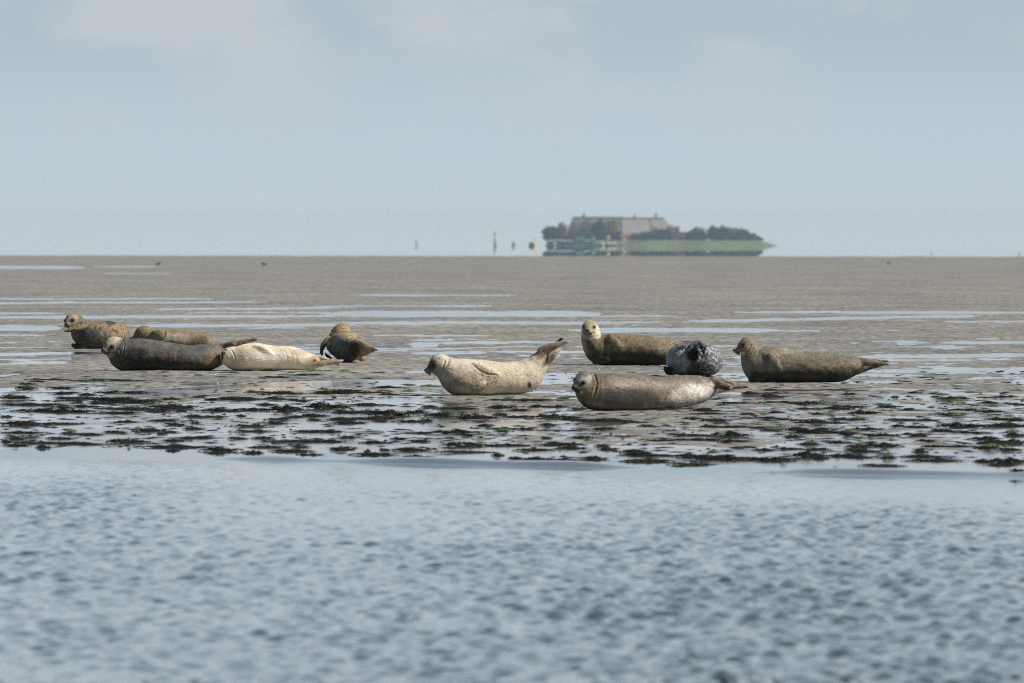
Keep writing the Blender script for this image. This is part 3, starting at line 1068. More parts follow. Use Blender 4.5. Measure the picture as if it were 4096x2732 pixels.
# --- F: pale seal arched like a banana
s = Seal(1640, 1320, 3.457, 1000, 912)
s.chain([(430, 475, 128), (500, 522, 150), (580, 592, 204), (680, 650, 257, .02), (800, 656, 257, .04), (950, 660, 251, .08), (1100, 660, 235, .12), (1250, 665, 225, .16), (1400, 664, 222, .2), (1520, 655, 224, .25), (1605, 630, 226, .28), (1690, 558, 190, .3), (1760, 470, 148, .3), (1830, 378, 108, .3)], 1.0)
s.head(398, 466, 130, (-.91, -.25, -.34), col=dict(face=(.40, .37, .30), muzzle=(.24, .225, .19), crown=(.5, .46, .37), ring=.62, ringc=(.05, .05, .048), ringa=.92), muzzle=1.22)
s.chain([(1840, 300, 86, .26), (1950, 238, 58, .24), (2080, 196, 36, .22), (2170, 168, 24, .2), (2225, 148, 11, .2)], .6, .02)
s.chain([(1880, 430, 74, .36), (1960, 350, 62, .38), (2070, 255, 34, .4), (2190, 165, 12, .4)], .6, .02)
s.chain([(2020, 185, 26, .3), (2080, 135, 24, .3), (2125, 112, 12, .3)], .6, .012)
s.chain([(890, 478, 36), (1000, 530, 54), (1100, 572, 44), (1215, 606, 15)], .45, .012, surf=.7)
s.chain([(850, 866, 40), (930, 805, 50), (1000, 748, 44), (1035, 722, 18)], .5, .014, surf=.6)
for x, y0 in ((1350, 470), (1420, 450), (1500, 440), (1555, 430)):
    s.groove([(x - 20, y0), (x + 50, y0 + 90), (x + 80, y0 + 200), (x + 70, y0 + 330)], 13, 15)
s.groove([(540, 400), (520, 480), (440, 570)], 14, 8)
s.groove([(480, 430), (450, 520), (390, 600)], 12, 8)
s.groove([(890, 500), (960, 565), (1080, 615), (1200, 622)], 10, 8)
ob = s.build('pale grey seal arched with head and tail both raised, alone at the front centre',
             coat_mat('coat_silver', (.07, .06, .05), 44, .8, .56, .64, mott=.2), (.50, .455, .355),
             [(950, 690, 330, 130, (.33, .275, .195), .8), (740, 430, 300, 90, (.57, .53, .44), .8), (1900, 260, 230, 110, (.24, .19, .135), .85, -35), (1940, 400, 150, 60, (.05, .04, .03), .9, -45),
              (690, 800, 260, 130, (.17, .155, .12), .6), (1650, 760, 36, 44, (.04, .038, .034), .95), (310, 430, 90, 60, (.09, .09, .085), .6, -30), (2085, 130, 50, 34, (.02, .02, .02)), (920, 850, 120, 40, (.13, .115, .09), .7, -30),
              (1000, 740, 60, 40, (.5, .45, .36)), (400, 390, 16, 20, (.04, .04, .038))], .4,
             [(950, 690, 350, 140, 1.0), (1680, 660, 120, 120, .9)])

# --- G: head up facing the camera, body stretched to the right
s = Seal(2280, 1240, 3.562, 900, 784)
s.chain([(300, 380, 138), (335, 470, 162), (400, 555, 198), (480, 570, 214), (620, 560, 224), (800, 563, 221), (1000, 570, 214), (1200, 585, 200), (1400, 598, 180, .05), (1520, 590, 150, .1), (1600, 560, 110, .14)], 1.0)
s.head(290, 262, 128, (-.20, -.97, -.06), col=dict(face=(.42, .36, .27), cheek=(.6, .55, .45), muzzle=(.24, .205, .155), throat=(.5, .44, .33), crown=(.44, .34, .23), ring=.32, ringc=(.10, .085, .07), ringa=.85, eye=.145))
s.chain([(1580, 520, 80, .14), (1650, 478, 44, .14), (1720, 452, 22, .14)], .6, .02)
s.chain([(570, 385, 50), (615, 440, 66), (670, 500, 60), (715, 525, 34)], .5, .014, surf=.6)
for j, (ax, ay, bx, by) in enumerate(((680, 440, 738, 470), (672, 460, 742, 490), (665, 480, 744, 512), (655, 500, 738, 532), (645, 515, 722, 550))):
    s.chain([(ax, ay, 15), (bx, by, 9)], .8, .006, surf=.9)
s.chain([(520, 690, 60), (430, 700, 70), (350, 730, 40)], .5, .015, surf=.3)
s.groove([(430, 290), (370, 370), (250, 420), (180, 430)], 10, 9)
s.groove([(450, 320), (380, 420), (300, 480)], 12, 6)
s.groove([(1000, 380), (900, 400), (840, 440)], 9, 6)
ob = s.build('brown seal with a pale head raised and facing the camera, behind the blue grey one',
             coat_mat('coat_mud', (.045, .037, .024), 30, .7, .53, .62, mott=.35), (.185, .155, .105),
             [(240, 560, 90, 190, (.33, .28, .19), .7, -15), (280, 510, 55, 100, (.035, .03, .025), .75, -30), (420, 690, 140, 100, (.03, .028, .024), .8), (1000, 620, 260, 110, (.10, .08, .05), .7),  # dark neck patch paints the shadow of the head
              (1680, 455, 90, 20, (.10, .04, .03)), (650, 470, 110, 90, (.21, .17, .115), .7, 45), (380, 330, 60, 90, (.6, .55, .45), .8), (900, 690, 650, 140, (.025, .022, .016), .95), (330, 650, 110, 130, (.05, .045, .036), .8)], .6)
s.claws(ob, [(738, 470, 25), (742, 490, 25), (744, 512, 25), (738, 532, 25), (722, 550, 35)], 12)

# --- H: blue grey seal curled up, hind flippers folded over
s = Seal(2280, 1240, 3.562, 1780, 940)
s.chain([(1560, 690, 190, .12), (1590, 715, 214), (1700, 690, 240), (1850, 700, 236), (1950, 718, 222), (1975, 730, 205, .15)], 1.15)
s.chain([(1640, 560, 100, .2), (1540, 555, 70, .24)], 1.0, .04)
s.chain([(1560, 545, 50), (1610, 530, 46), (1665, 512, 22)], .6, .014, surf=.5)
s.chain([(1760, 690, 90), (1720, 630, 72), (1750, 560, 56, -.03), (1790, 480, 46, -.05), (1840, 470, 40, -.07), (1900, 540, 44, -.09), (1935, 620, 38, -.1), (1950, 680, 22, -.1)], .5, .014, surf=.5)
s.chain([(1790, 500, 34, -.08), (1830, 570, 32, -.1), (1870, 640, 26, -.12), (1900, 700, 16, -.12)], .5, .008, surf=.5)
s.chain([(1480, 880, 50), (1410, 870, 54), (1355, 830, 30)], .6, .014, surf=.3)
s.groove([(1640, 560), (1700, 700), (1760, 830)], 12, 7)
ob = s.build('blue grey mottled seal curled up with black hind flippers folded over its belly',
             coat_mat('coat_bluegrey', (.40, .42, .43), 34, .9, .50, .58, mott=.35), (.115, .125, .135),
             [(1560, 700, 230, 240, (.30, .33, .33), .9), (1530, 820, 130, 80, (.10, .13, .16), .7), (1760, 650, 120, 110, (.012, .012, .014), 1), (1850, 560, 60, 130, (.016, .017, .02), 1, -30), (1900, 580, 80, 130, (.014, .015, .018), 1, -20),
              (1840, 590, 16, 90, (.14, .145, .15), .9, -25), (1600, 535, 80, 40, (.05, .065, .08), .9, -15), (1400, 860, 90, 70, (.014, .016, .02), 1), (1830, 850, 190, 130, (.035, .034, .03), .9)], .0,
             [(2020, 700, 210, 280, 1.0)])
mb = MB()
for (a, b) in (((1510, 500), (1410, 462)), ((1520, 495), (1440, 440)), ((1530, 490), (1480, 428)), ((1545, 488), (1515, 420)), ((1555, 486), (1550, 425)), ((1505, 505), (1425, 478))):
    p0, p2 = s.pt(*a, .2), s.pt(*b, .16)
    p1 = (p0 + p2) / 2 + np.array([.004, 0, .008])
    mb.tube([p0, p1, p2], [.0022, .0018, .001], 3)
mb.build('whiskers', M_WHISK, ob)

# --- I: right hand seal in profile
s = Seal(2860, 1310, 3.177, 1050, 698)
s.chain([(450, 300, 118), (495, 405, 168), (560, 490, 209), (650, 471, 224), (800, 475, 222), (1000, 492, 208), (1200, 505, 195), (1400, 515, 185), (1550, 518, 178), (1660, 508, 150), (1760, 490, 112)], 1.0)
s.head(420, 220, 112, (-.90, -.32, -.25), col=dict(face=(.27, .22, .155), muzzle=(.13, .115, .10), throat=(.2, .16, .085), crown=(.24, .205, .15), ring=.32, ringa=.9, eye=.25), muzzle=1.45)
s.chain([(1790, 435, 68, -.02), (1900, 441, 52, -.02), (2050, 455, 34, -.02), (2180, 463, 18, -.02), (2222, 466, 9, -.02)], .6, .02)
s.chain([(1800, 530, 72, .06), (1900, 515, 48, .08), (2000, 500, 30, .08), (2150, 476, 12, .08)], .6, .02)
s.chain([(2080, 432, 22, .05), (2200, 428, 13, .05)], .7, .01)
s.chain([(700, 365, 42), (740, 420, 62), (785, 480, 50), (822, 530, 20)], .5, .014, surf=.65)
for (ax, ay, bx, by) in ((800, 420, 838, 446), (796, 440, 842, 470), (796, 470, 842, 494), (796, 500, 838, 520), (790, 515, 826, 544)):
    s.chain([(ax, ay, 13), (bx, by, 8)], .8, .006, surf=.9)
s.chain([(620, 610, 50), (530, 620, 76), (470, 655, 50)], .45, .014, surf=.4)
s.chain([(760, 345, 20), (790, 355, 20)], .8, .008, surf=.8)
for i in range(3):
    s.groove([(455 + 32 * i, 225 + 30 * i), (420 + 30 * i, 300 + 25 * i), (360 + 22 * i, 360 + 25 * i)], 8, 7)
ob = s.build('olive grey seal in profile with head raised, rightmost of the herd',
             coat_mat('coat_olivegrey', (.035, .032, .026), 22, .75, .54, .62, rough=.55, mott=.32), (.172, .156, .122),
             [(900, 290, 240, 70, (.28, .25, .19), .7), (1100, 500, 80, 50, (.06, .056, .046), .8), (520, 630, 110, 90, (.022, .021, .02), 1), (1650, 560, 150, 120, (.075, .066, .042), .7), (440, 440, 110, 110, (.22, .2, .15), .7),
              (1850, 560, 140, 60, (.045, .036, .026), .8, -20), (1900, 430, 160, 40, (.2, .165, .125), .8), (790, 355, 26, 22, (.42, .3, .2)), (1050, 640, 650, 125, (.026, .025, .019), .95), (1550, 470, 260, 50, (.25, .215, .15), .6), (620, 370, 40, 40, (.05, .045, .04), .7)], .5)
s.claws(ob, [(838, 446, 20), (842, 470, 20), (842, 494, 20), (838, 520, 20), (826, 544, 40)], 11)

# --- J: spotted seal at the front right
s = Seal(2240, 1440, 2.939, 800, 598)
s.chain([(315, 320, 138), (370, 368, 188, .02), (450, 378, 220, .04), (600, 378, 222, .08), (800, 380, 215, .18), (1000, 385, 200, .3), (1180, 385, 188, .4), (1350, 375, 195, .52), (1500, 362, 188, .62), (1620, 350, 164, .7), (1720, 330, 130, .76), (1810, 300, 92, .8)], 1.0)
s.head(292, 240, 118, (-.67, -.68, -.30), up=(.30, 0, .95), col=dict(face=(.37, .35, .32), cheek=(.42, .28, .15), muzzle=(.05, .05, .05), crown=(.16, .13, .115), throat=(.26, .2, .13), ring=.36, ringc=(.06, .065, .075), ringa=.9), muzzle=1.25)
s.chain([(1790, 255, 50, .72), (1880, 285, 50, .7), (1965, 318, 44, .68), (2005, 333, 22, .68)], .6, .02)
s.chain([(1790, 225, 40, .86), (1950, 252, 38, .9), (2090, 290, 26, .92), (2200, 308, 9, .94)], .6, .02)
s.chain([(1810, 340, 58, .82), (1920, 345, 38, .86), (2060, 322, 22, .9), (2190, 312, 9, .94)], .6, .02)
s.groove([(400, 165), (432, 260), (420, 350), (395, 420)], 10, 12)
s.groove([(360, 400), (330, 430), (300, 440)], 10, 8)
ob = s.build('speckled grey brown seal lying closest to the water, with a silver flank, its sheen painted in',
             coat_mat('coat_speckled', (.07, .052, .04), 46, .7, .48, .62, rough=.46, spec=.35, mott=.32), (.165, .143, .113),
             [(1570, 395, 340, 130, (.52, .50, .47), .8, -14), (1620, 385, 160, 70, (.66, .64, .61), .7, -14), (810, 440, 400, 140, (.042, .041, .039), .95), (520, 230, 170, 90, (.15, .11, .08), .7), (360, 360, 90, 110, (.36, .26, .15), .7), (1900, 280, 130, 70, (.22, .17, .13), .85, 15),  # pale flank patches: dry fur with its bright sheen painted in
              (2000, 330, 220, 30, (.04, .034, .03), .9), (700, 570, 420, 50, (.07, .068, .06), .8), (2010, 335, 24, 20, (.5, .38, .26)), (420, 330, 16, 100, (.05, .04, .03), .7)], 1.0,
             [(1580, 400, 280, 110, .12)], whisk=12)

# ------------------------------------------------------------------ seaweed
M_WEED = simple('bladder_wrack', (.011, .012, .008), .6, .6, 14, .15)
M_WEED2 = simple('brown_wrack', (.02, .017, .010), .6, .6, 14, .15)
M_GREEN = simple('sea_lettuce', (.065, .13, .026), .4, .5, 12, .4)


def weed_mesh(seed, mat, strands=150, spread=1.0):
    r = random.Random(seed)
    hs = [r.uniform(.5, 1.05) * (1 - abs(i / 8 - .5) * 1.3) for i in range(9)]

    def hgt(x, y):
        u = min(max((x + .5) * 8, 0), 7.999)
        i = int(u)
        h = hs[i] * (1 - u + i) + hs[min(i + 1, 8)] * (u - i)
        return max(h, .05) * max(0, 1 - (2 * y) ** 2 * (1.2 + abs(x)))
    vs, fs = [], []
    # lumpy core
    nx, ny = 22, 8
    for i in range(nx + 1):
        for j in range(ny + 1):
            x, y = i / nx - .5, j / ny - .5
            w = .85 * (1 - (2 * abs(x)) ** 2.6)
            vs.append((x * .95, y * w + r.uniform(-.02, .02), hgt(x, y * w) * r.uniform(.6, .95) - .04))
    for i in range(nx):
        for j in range(ny):
            a = i * (ny + 1) + j
            fs.append((a, a + ny + 1, a + ny + 2, a + 1))
    # fronds
    for _ in range(strands):
        x = r.triangular(-.5, .5, r.uniform(-.3, .3))
        y = r.uniform(-.42, .42) * (1 - abs(x)) * spread
        z = hgt(x, y) * r.uniform(.3, .95)
        a = r.choice((0, math.pi)) + r.gauss(0, .55)
        L = r.uniform(.05, .17)
        wd = r.uniform(.008, .022)
        p = Vector((x, y, z))
        dirv = Vector((math.cos(a), math.sin(a) * .8, r.uniform(-.5, .7)))
        side = Vector((-math.sin(a), math.cos(a), r.uniform(-1, 1)))
        b = len(vs)
        for k in range(4):
            t = k / 3
            ww = wd * (1 - .6 * t)
            q = p + dirv * L * t + Vector((r.uniform(-.01, .01), r.uniform(-.01, .01), -1.6 * L * t * t * 1.5))
            q.z = max(q.z, -.02)
            vs.append(tuple(q + side * ww))
            vs.append(tuple(q - side * ww + Vector((0, 0, .08 * (1 - t)))))
        for k in range(3):
            fs.append((b + 2 * k, b + 2 * k + 1, b + 2 * k + 3, b + 2 * k + 2))
    me = bpy.data.meshes.new('seaweed_clump')
    me.from_pydata(vs, [], fs)
    me.update()
    me.materials.append(mat)
    return me


WEED = [weed_mesh(i, M_WEED if i % 4 else M_WEED2) for i in range(12)]
GREEN = [weed_mesh(50 + i, M_GREEN, 120, 1.3) for i in range(5)]

WL = [(320,92,240,16),(730,97,400,12),(250,110,90,8),(190,128,90,8),(180,148,120,24),(410,150,150,10),(840,175,320,18),(440,186,170,10),(590,195,100,8),(90,208,190,28),(530,212,240,18),(200,256,400,18),(500,240,130,8),(700,222,150,30),(860,232,380,34),(1150,222,120,18),(1340,212,80,10),(1590,217,340,22),(1750,180,170,14),(1900,188,220,22),(1850,225,110,8),(2010,235,120,10),(2200,185,180,30),(2310,185,90,26),
(650,250,100,10),(560,270,140,20),(900,288,360,18),(1170,270,280,34),(430,284,90,10),(260,300,300,22),(480,306,320,26),(800,313,250,18),(1060,305,140,12),(1220,300,60,10),(1480,290,240,26),(1700,288,200,20),(1790,258,110,12),(1920,280,200,50),(2160,265,200,46),(2300,305,110,18),
(40,340,70,16),(150,380,290,28),(430,383,230,16),(1300,341,130,6),(1440,341,140,10),(1620,335,60,8),(1870,354,150,14),(1990,338,90,14),(2110,328,170,18),(2290,357,140,20),(2110,365,80,8),(850,375,130,8),(1100,366,170,12),(1180,388,120,18),(1310,384,60,8),
(1000,424,180,20),(1680,402,200,24),(1850,388,130,10),(1690,440,230,8),(2130,440,280,16),(1140,436,90,18),(1300,422,120,8),(470,450,110,16),(770,440,130,12),(170,447,240,10),(600,462,150,8),(1090,453,60,8),
(110,492,100,14),(400,488,150,8),(160,480,200,8),(870,500,240,34),(1300,480,250,14),(1600,484,110,20),(1770,486,120,12),(2050,500,460,24),(1170,497,140,16),(300,515,380,20),(560,524,260,14),(40,510,60,12),(110,536,150,14),(290,548,90,10),(1200,535,400,22),(1480,556,220,34),(1700,575,110,26),(1800,542,200,16),(1960,566,240,16),(2020,545,100,8),(2300,558,130,12),(2080,594,140,12),(1160,567,80,16),
(1850,76,160,16),(2060,64,200,14)]
WM = [(430,14,180,14),(130,45,240,26),(330,53,170,14),(430,68,110,6),(1340,100,400,16),(20,130,60,30),(110,140,110,14),(280,128,200,10),(700,137,90,12),(880,147,250,18),(1180,142,160,28),(1300,158,120,16),(1430,135,110,20),(1560,138,150,20),(1710,155,120,14),
(240,172,340,20),(450,180,260,36),(620,172,140,20),(800,190,260,28),(1030,212,220,34),(1180,185,90,20),(1290,202,150,20),(1510,195,180,36),(1650,210,120,8),
(110,222,150,20),(330,218,300,16),(370,242,90,8),(580,243,200,14),(690,235,60,14),(150,258,190,8),(1660,226,180,8),(1900,225,260,22),(2060,240,100,10),
(880,312,320,28),(1080,277,110,6),(1210,290,160,8),(1350,290,110,12),(1190,308,80,8),(1500,265,110,6),(660,322,100,8),(950,333,80,12),(1860,292,100,8),(2170,270,100,8),
(40,370,110,14),(50,310,100,8),(150,345,110,10),(500,350,100,14),(630,365,120,18),(330,378,160,10),(940,390,260,34),(1490,350,60,18),(1720,353,140,10),(2020,348,110,12),(2270,375,180,18),(1230,403,250,8),(1580,390,260,26),(1860,405,80,10),
(110,425,120,14),(580,422,250,26),(285,435,40,26),(400,430,60,8),(330,458,250,12),(950,445,320,10),(1160,465,70,14),(1400,428,220,18),(1650,420,160,12),(1900,428,100,10),(2080,440,160,24),(1430,488,200,26),(1280,488,90,8),(1620,498,160,14),(1800,485,150,16),(2170,460,300,14),(620,475,170,10),(2170,495,300,26)]
WR = [(400,180,180,12),(640,130,90,14),(670,142,150,8),(500,118,80,6),(700,172,200,16),(910,174,130,20),(840,190,100,8),(1880,152,190,26),(1760,143,60,8),(1170,128,90,6),(1620,120,100,8),(1480,145,50,8),(2240,146,120,8),(2300,192,120,14),(2120,190,110,6),
(200,235,160,24),(1090,222,180,28),(880,225,120,12),(1200,207,180,14),(1440,215,120,20),(1590,232,150,14),(960,262,80,8),(1280,252,170,34),(1870,265,200,20),(1950,240,220,10),(2130,252,160,20),(490,264,90,12),(680,253,90,8),(250,260,300,10),
(120,287,120,20),(270,293,170,22),(640,282,110,16),(750,300,140,18),(950,312,220,28),(1110,290,110,16),(1220,297,130,12),(1540,297,200,16),(1700,300,170,12),(2200,290,180,24),(2300,295,100,20),
(230,335,100,26),(400,340,400,16),(1000,372,380,36),(820,352,120,20),(660,360,130,16),(1300,358,200,10),(1500,348,90,10),(1640,352,150,8),(1950,330,280,40),(2230,330,240,26),(1790,365,110,14),
(370,390,240,40),(120,400,250,16),(790,407,100,8),(1160,390,90,26),(1390,396,200,26),(1620,398,200,20),(1840,375,150,14),(2000,385,200,14),(2090,415,180,26),(2290,395,120,24),
(150,437,300,22),(400,448,180,10),(900,452,120,22),(1110,450,160,14),(1400,460,220,30),(1230,470,140,26),(1750,470,150,22),(1690,443,120,8),(1900,475,280,16),(2230,435,280,40),(2250,490,140,14),(2110,480,140,12),
(600,495,130,12),(760,490,140,10),(960,492,140,14),(1270,508,250,10),(1650,508,90,8),(100,530,200,24),(260,540,300,40),(500,550,340,30),(680,555,220,34),(900,530,220,34),(1120,535,160,26),(1250,548,170,18),(1430,552,100,14),(1680,543,310,14),(980,555,90,16),(120,595,260,16),(1760,573,330,14),(2080,575,120,14),(2250,565,250,40),(1400,607,250,14),(1080,630,90,24),(950,640,90,14),(2200,602,160,8),(2310,675,90,8)]
GL = [(615,114,120,10),(720,112,50,8),(800,193,60,14),(935,156,40,8),(75,212,100,10),(1250,214,50,16),(1215,246,12,10),(2170,170,60,18),(1860,246,50,12),(2290,275,60,14),(480,447,60,12),(165,495,80,16),(930,428,40,10),(1740,403,40,14),(870,515,20,10),(210,314,40,10),(370,298,30,10),(2110,50,110,8),(2320,44,60,7)]
GM = [(575,14,60,8),(700,16,130,14),(565,54,80,12),(1640,93,110,12),(1240,100,50,10),(520,190,40,16),(870,210,70,10),(1010,195,30,20),(660,241,30,10),(1095,302,30,14),(1190,310,100,10),(1040,340,60,8),(920,416,30,10),(1530,455,40,10),(1350,473,40,20),(1615,155,40,10)]
GR = [(1000,183,90,16),(1790,143,60,8),(1900,178,140,6),(1420,212,60,20),(2140,216,110,10),(1040,275,60,12),(1230,300,70,10),(65,340,50,12),(850,347,50,12),(690,367,90,8),(1160,384,60,16),(2270,390,90,14),(1250,433,70,12),(1250,468,60,18),(920,458,60,12),(730,572,40,14),(260,525,50,14),(1900,283,90,8),(2250,290,60,14),(2120,482,80,10),(305,412,40,10),(1430,555,60,12),(2220,487,40,10),(1610,322,20,8),(600,275,40,10)]


def gz1(x, y):
    return float(ground_z(np.array([x]), np.array([y]))[0])


def weed_label(X, Y, w, h, green):
    size = 'long thin' if w > 9.5 * h and w > 75 else ('thick' if h >= 15 else ('small' if w < 55 else 'low'))
    col = 'bright green sea lettuce' if green else 'dark brown seaweed'
    side = 'left' if X < 1366 else ('middle' if X < 2731 else 'right')
    row = ('just before the seals' if Y < 1610 else 'in the upper weed belt' if Y < 1700 else 'in the lower weed belt' if Y < 1775 else 'beside the waterline')
    return '%s %s %s %s, photo %s' % (size, col, 'scrap' if w < 55 else 'clump', row, side)


def place_weed(lst, x0, y0, k, meshes, name, cat, green=False):
    for i, (cx, cy, w, h) in enumerate(lst):
        X, Y, w, h = x0 + cx / k, y0 + (cy + h * .5) / k, w / k, h / k
        D = solveD(X, Y)
        p = P(X, Y, D)
        sc_ = D / F
        o = link(name, meshes[(i * 7 + int(cx)) % len(meshes)])
        gzv = max(gz1(p.x, D), -.004 if not green else .012)
        o.location = (p.x, D, gzv + (.006 if green else .0))
        if green:
            o.location.y -= .1
            o.location.z += .012
        W = w * sc_
        o.scale = (W * 1.42 * (1 if (i % 2) else -1), max(.17, W * .52), max(.030, h * sc_ * 1.4))
        o.rotation_euler = (0, 0, ((i * 37) % 20 - 10) / 90)
        lab = weed_label(X, Y, w, h, green)
        tag(o, lab, cat, lab)


place_weed(WL, 0, 1460, 1.679, WEED, 'seaweed_clump', 'seaweed')
place_weed(WM, 1300, 1540, 1.679, WEED, 'seaweed_clump', 'seaweed')
place_weed(WR, 2700, 1500, 1.684, WEED, 'seaweed_clump', 'seaweed')
place_weed(GL, 0, 1460, 1.679, GREEN, 'sea_lettuce', 'green algae', True)
place_weed(GM, 1300, 1540, 1.679, GREEN, 'sea_lettuce', 'green algae', True)
place_weed(GR, 2700, 1500, 1.684, GREEN, 'sea_lettuce', 'green algae', True)

# tiny scraps of weed, one mass nobody could count
vs, fs = [], []
r = random.Random(5)
for i in range(2300):
    X = r.uniform(-500, 4600)
    Y = r.choice((r.uniform(1480, 1640), r.uniform(1580, 1830), r.uniform(1620, 1830)))
    if X < 2200 and Y > 1790:
        continue
    D = solveD(X, Y)
    p = P(X, Y, D)
    z = gz1(p.x, D)
    L, hh = r.uniform(.015, .085), r.uniform(.003, .009)
    b = len(vs)
    a = r.uniform(-.5, .5)
    for j in range(6):
        q = j / 6 * 6.283
        vs.append((p.x + 1.5 * L * math.cos(q) * math.cos(a) * r.uniform(.7, 1.2), D + 1.5 * L * math.sin(q) * r.uniform(.7, 1.2), z - .003))
    vs.append((p.x + r.uniform(-.3, .3) * L, D, z + hh))
    for j in range(6):
        fs.append((b + j, b + (j + 1) % 6, b + 6))
me = bpy.data.meshes.new('seaweed_scraps')
me.from_pydata(vs, [], fs)
me.update()
tag(link('seaweed_scraps', me, M_WEED), label='scattered tiny scraps of dark seaweed on the wet sand', kind='stuff')

# ------------------------------------------------------------------ shells
M_SHELL = simple('shell_white', (.55, .52, .45), .4, .15, 30)
mb = MB()
n = 9
rings = [[(math.cos(a) * rad * (1.2 if math.cos(a) > 0 else 1), math.sin(a) * rad * .8, z) for a in [2 * math.pi * k / 14 for k in range(14)]] for rad, z in ((.5, 0), (.46, .16), (.34, .28), (.16, .34))]
vv = [p for rg in rings for p in rg] + [(-.08, 0, .36)]
ff = []
for i in range(3):
    for k in range(14):
        ff.append((i * 14 + k, i * 14 + (k + 1) % 14, (i + 1) * 14 + (k + 1) % 14, (i + 1) * 14 + k))
for k in range(14):
    ff.append((42 + k, 42 + (k + 1) % 14, 56))
mb.add(vv, ff)
shell0 = mb.build('shell', M_SHELL, smooth=True)
SH = [(597, 1488), (702, 1502), (870, 1533), (118, 1956 - 420), (1010, 1345), (45, 1281), (405, 1276), (735, 1277), (668, 1275), (1142, 1278), (1675, 1293), (1800, 1293), (1970, 1313), (2095, 1295), (2491, 1281), (1015, 1240 + 105), (3040, 1352), (3490, 1352), (3255, 1356), (3730, 1397), (2640, 1483), (2395, 1478), (560, 1475), (860, 1500), (1650, 1334), (250, 1456), (1250, 1277), (2752, 1352), (2450, 1476), (3600, 1378)]
for i, (X, Y) in enumerate(SH):
    o = shell0 if i == 0 else shell0.copy()
    if i:
        COL.objects.link(o)
    D = solveD(X, Y)
    p = P(X, Y, D)
    q = r.uniform(.016, .032)
    o.location = (p.x, D, gz1(p.x, D) - .002)
    o.scale = (q, q, q * 1.1)
    o.rotation_euler = (r.uniform(-.3, .3), r.uniform(-.3, .3), r.uniform(0, 6))
    side = 'left' if X < 1366 else ('middle' if X < 2731 else 'right')
    row = 'on the bare sand between the seals' if Y > 1440 else ('beside the puddles just behind the seals' if Y > 1310 else 'on the sand flat well behind the seals')
    lab = 'tiny white shell %s, %s of the photo' % (row, side)
    tag(o, lab, 'shell', lab)

# ------------------------------------------------------------------ wading birds far out on the flat
M_BIRD = simple('bird_feathers', (.06, .055, .05), .7, .2, 30)


def bird(X, Y, label, sc_=1.0, face=1):
    D = solveD(X, Y)
    p = P(X, Y, D)
    mb = MB()
    mb.ball((0, 0, .24), (.17, .08, .085), 12, 8)
    mb.ball((face * .15, 0, .36), (.055, .045, .05), 10, 6)
    mb.tube([(face * .10, 0, .27), (face * .14, 0, .35)], [.06, .04], 8)
    mb.tube([(-face * .12, 0, .25), (-face * .27, 0, .22)], [.05, .012], 6)
    ob = mb.build('wading_bird', M_BIRD, None, (p.x, D, float(prof(p.x, D))), True)
    ob.scale = (sc_,) * 3
    b2 = MB()
    b2.tube([(face * .19, 0, .36), (face * .29, 0, .345)], [.014, .005], 6)
    b2.build('beak', M_CLAW, ob)
    for yy in (-.03, .03):
        b3 = MB()
        b3.tube([(0, yy, .18), (.01, yy, .09), (0, yy, -.01)], .009, 6)
        b3.build('leg', M_CLAW, ob)
    tag(ob, label, 'bird', 'birds on the far sand flat')


bird(632, 1067, 'small dark bird on the far flat above the sleeping seal', .5)
bird(1056, 1068, 'small dark bird on the far flat, above the seal seen from behind', .5, -1)
bird(3555, 1060, 'small dark bird on the far flat at the right, beyond the profile seal', .4)

# ------------------------------------------------------------------ the island
DI = 4768.0
SI = DI / F       # metres per picture pixel out there
M_GRASS = simple('island_grass', (.11, .14, .075), .9, .3, .08)
M_THATCH_D = simple('old_thatch', (.15, .135, .13), .95, .3, .25)
M_THATCH_L = simple('new_thatch', (.29, .28, .28), .95, .15, .25)
M_BRICK = simple('red_brick', (.28, .11, .07), .9, .25, .6)
M_PLASTER = simple('pale_render', (.62, .57, .5), .8, .12, .5)
M_LEAF_D = simple('dark_foliage', (.022, .035, .018), .9, .5, .4)
M_LEAF_B = simple('bare_branches', (.20, .175, .155), .95, .4, .4)
M_LEAF_G = simple('olive_foliage', (.055, .062, .03), .9, .5, .4)
M_BARK = simple('bark', (.06, .045, .035), .9, .3, 1)
M_TEAL = simple('teal_paint', (.03, .13, .14), .6, .12, .3)
M_TURQ = simple('turquoise_paint', (.08, .23, .22), .6, .1, .3)
M_WHITE = simple('white_paint', (.78, .76, .7), .6, .08, .5)
M_YEL = simple('yellow_paint', (.72, .55, .12), .6, .1, .5)
M_BLK = simple('black_paint', (.02, .02, .02), .6, .2, .5)
M_STONE = simple('pale_stone', (.31, .285, .26), .9, .2, .2)
M_GREYP = simple('grey_steel', (.26, .31, .36), .6, .15, .5)
M_PALE = simple('pale_steel', (.42, .47, .5), .6, .1, .5)
M_PALER = simple('faded_red_paint', (.5, .34, .31), .6, .1, .5)
M_ORANGE = simple('orange_paint', (.75, .33, .12), .6, .1, .5)


def IP(X, Y=983.0, dy=0.0):
    D = DI + dy
    return Vector(((X - 2048) / F * D, D, (983.0 - Y) / F * D))


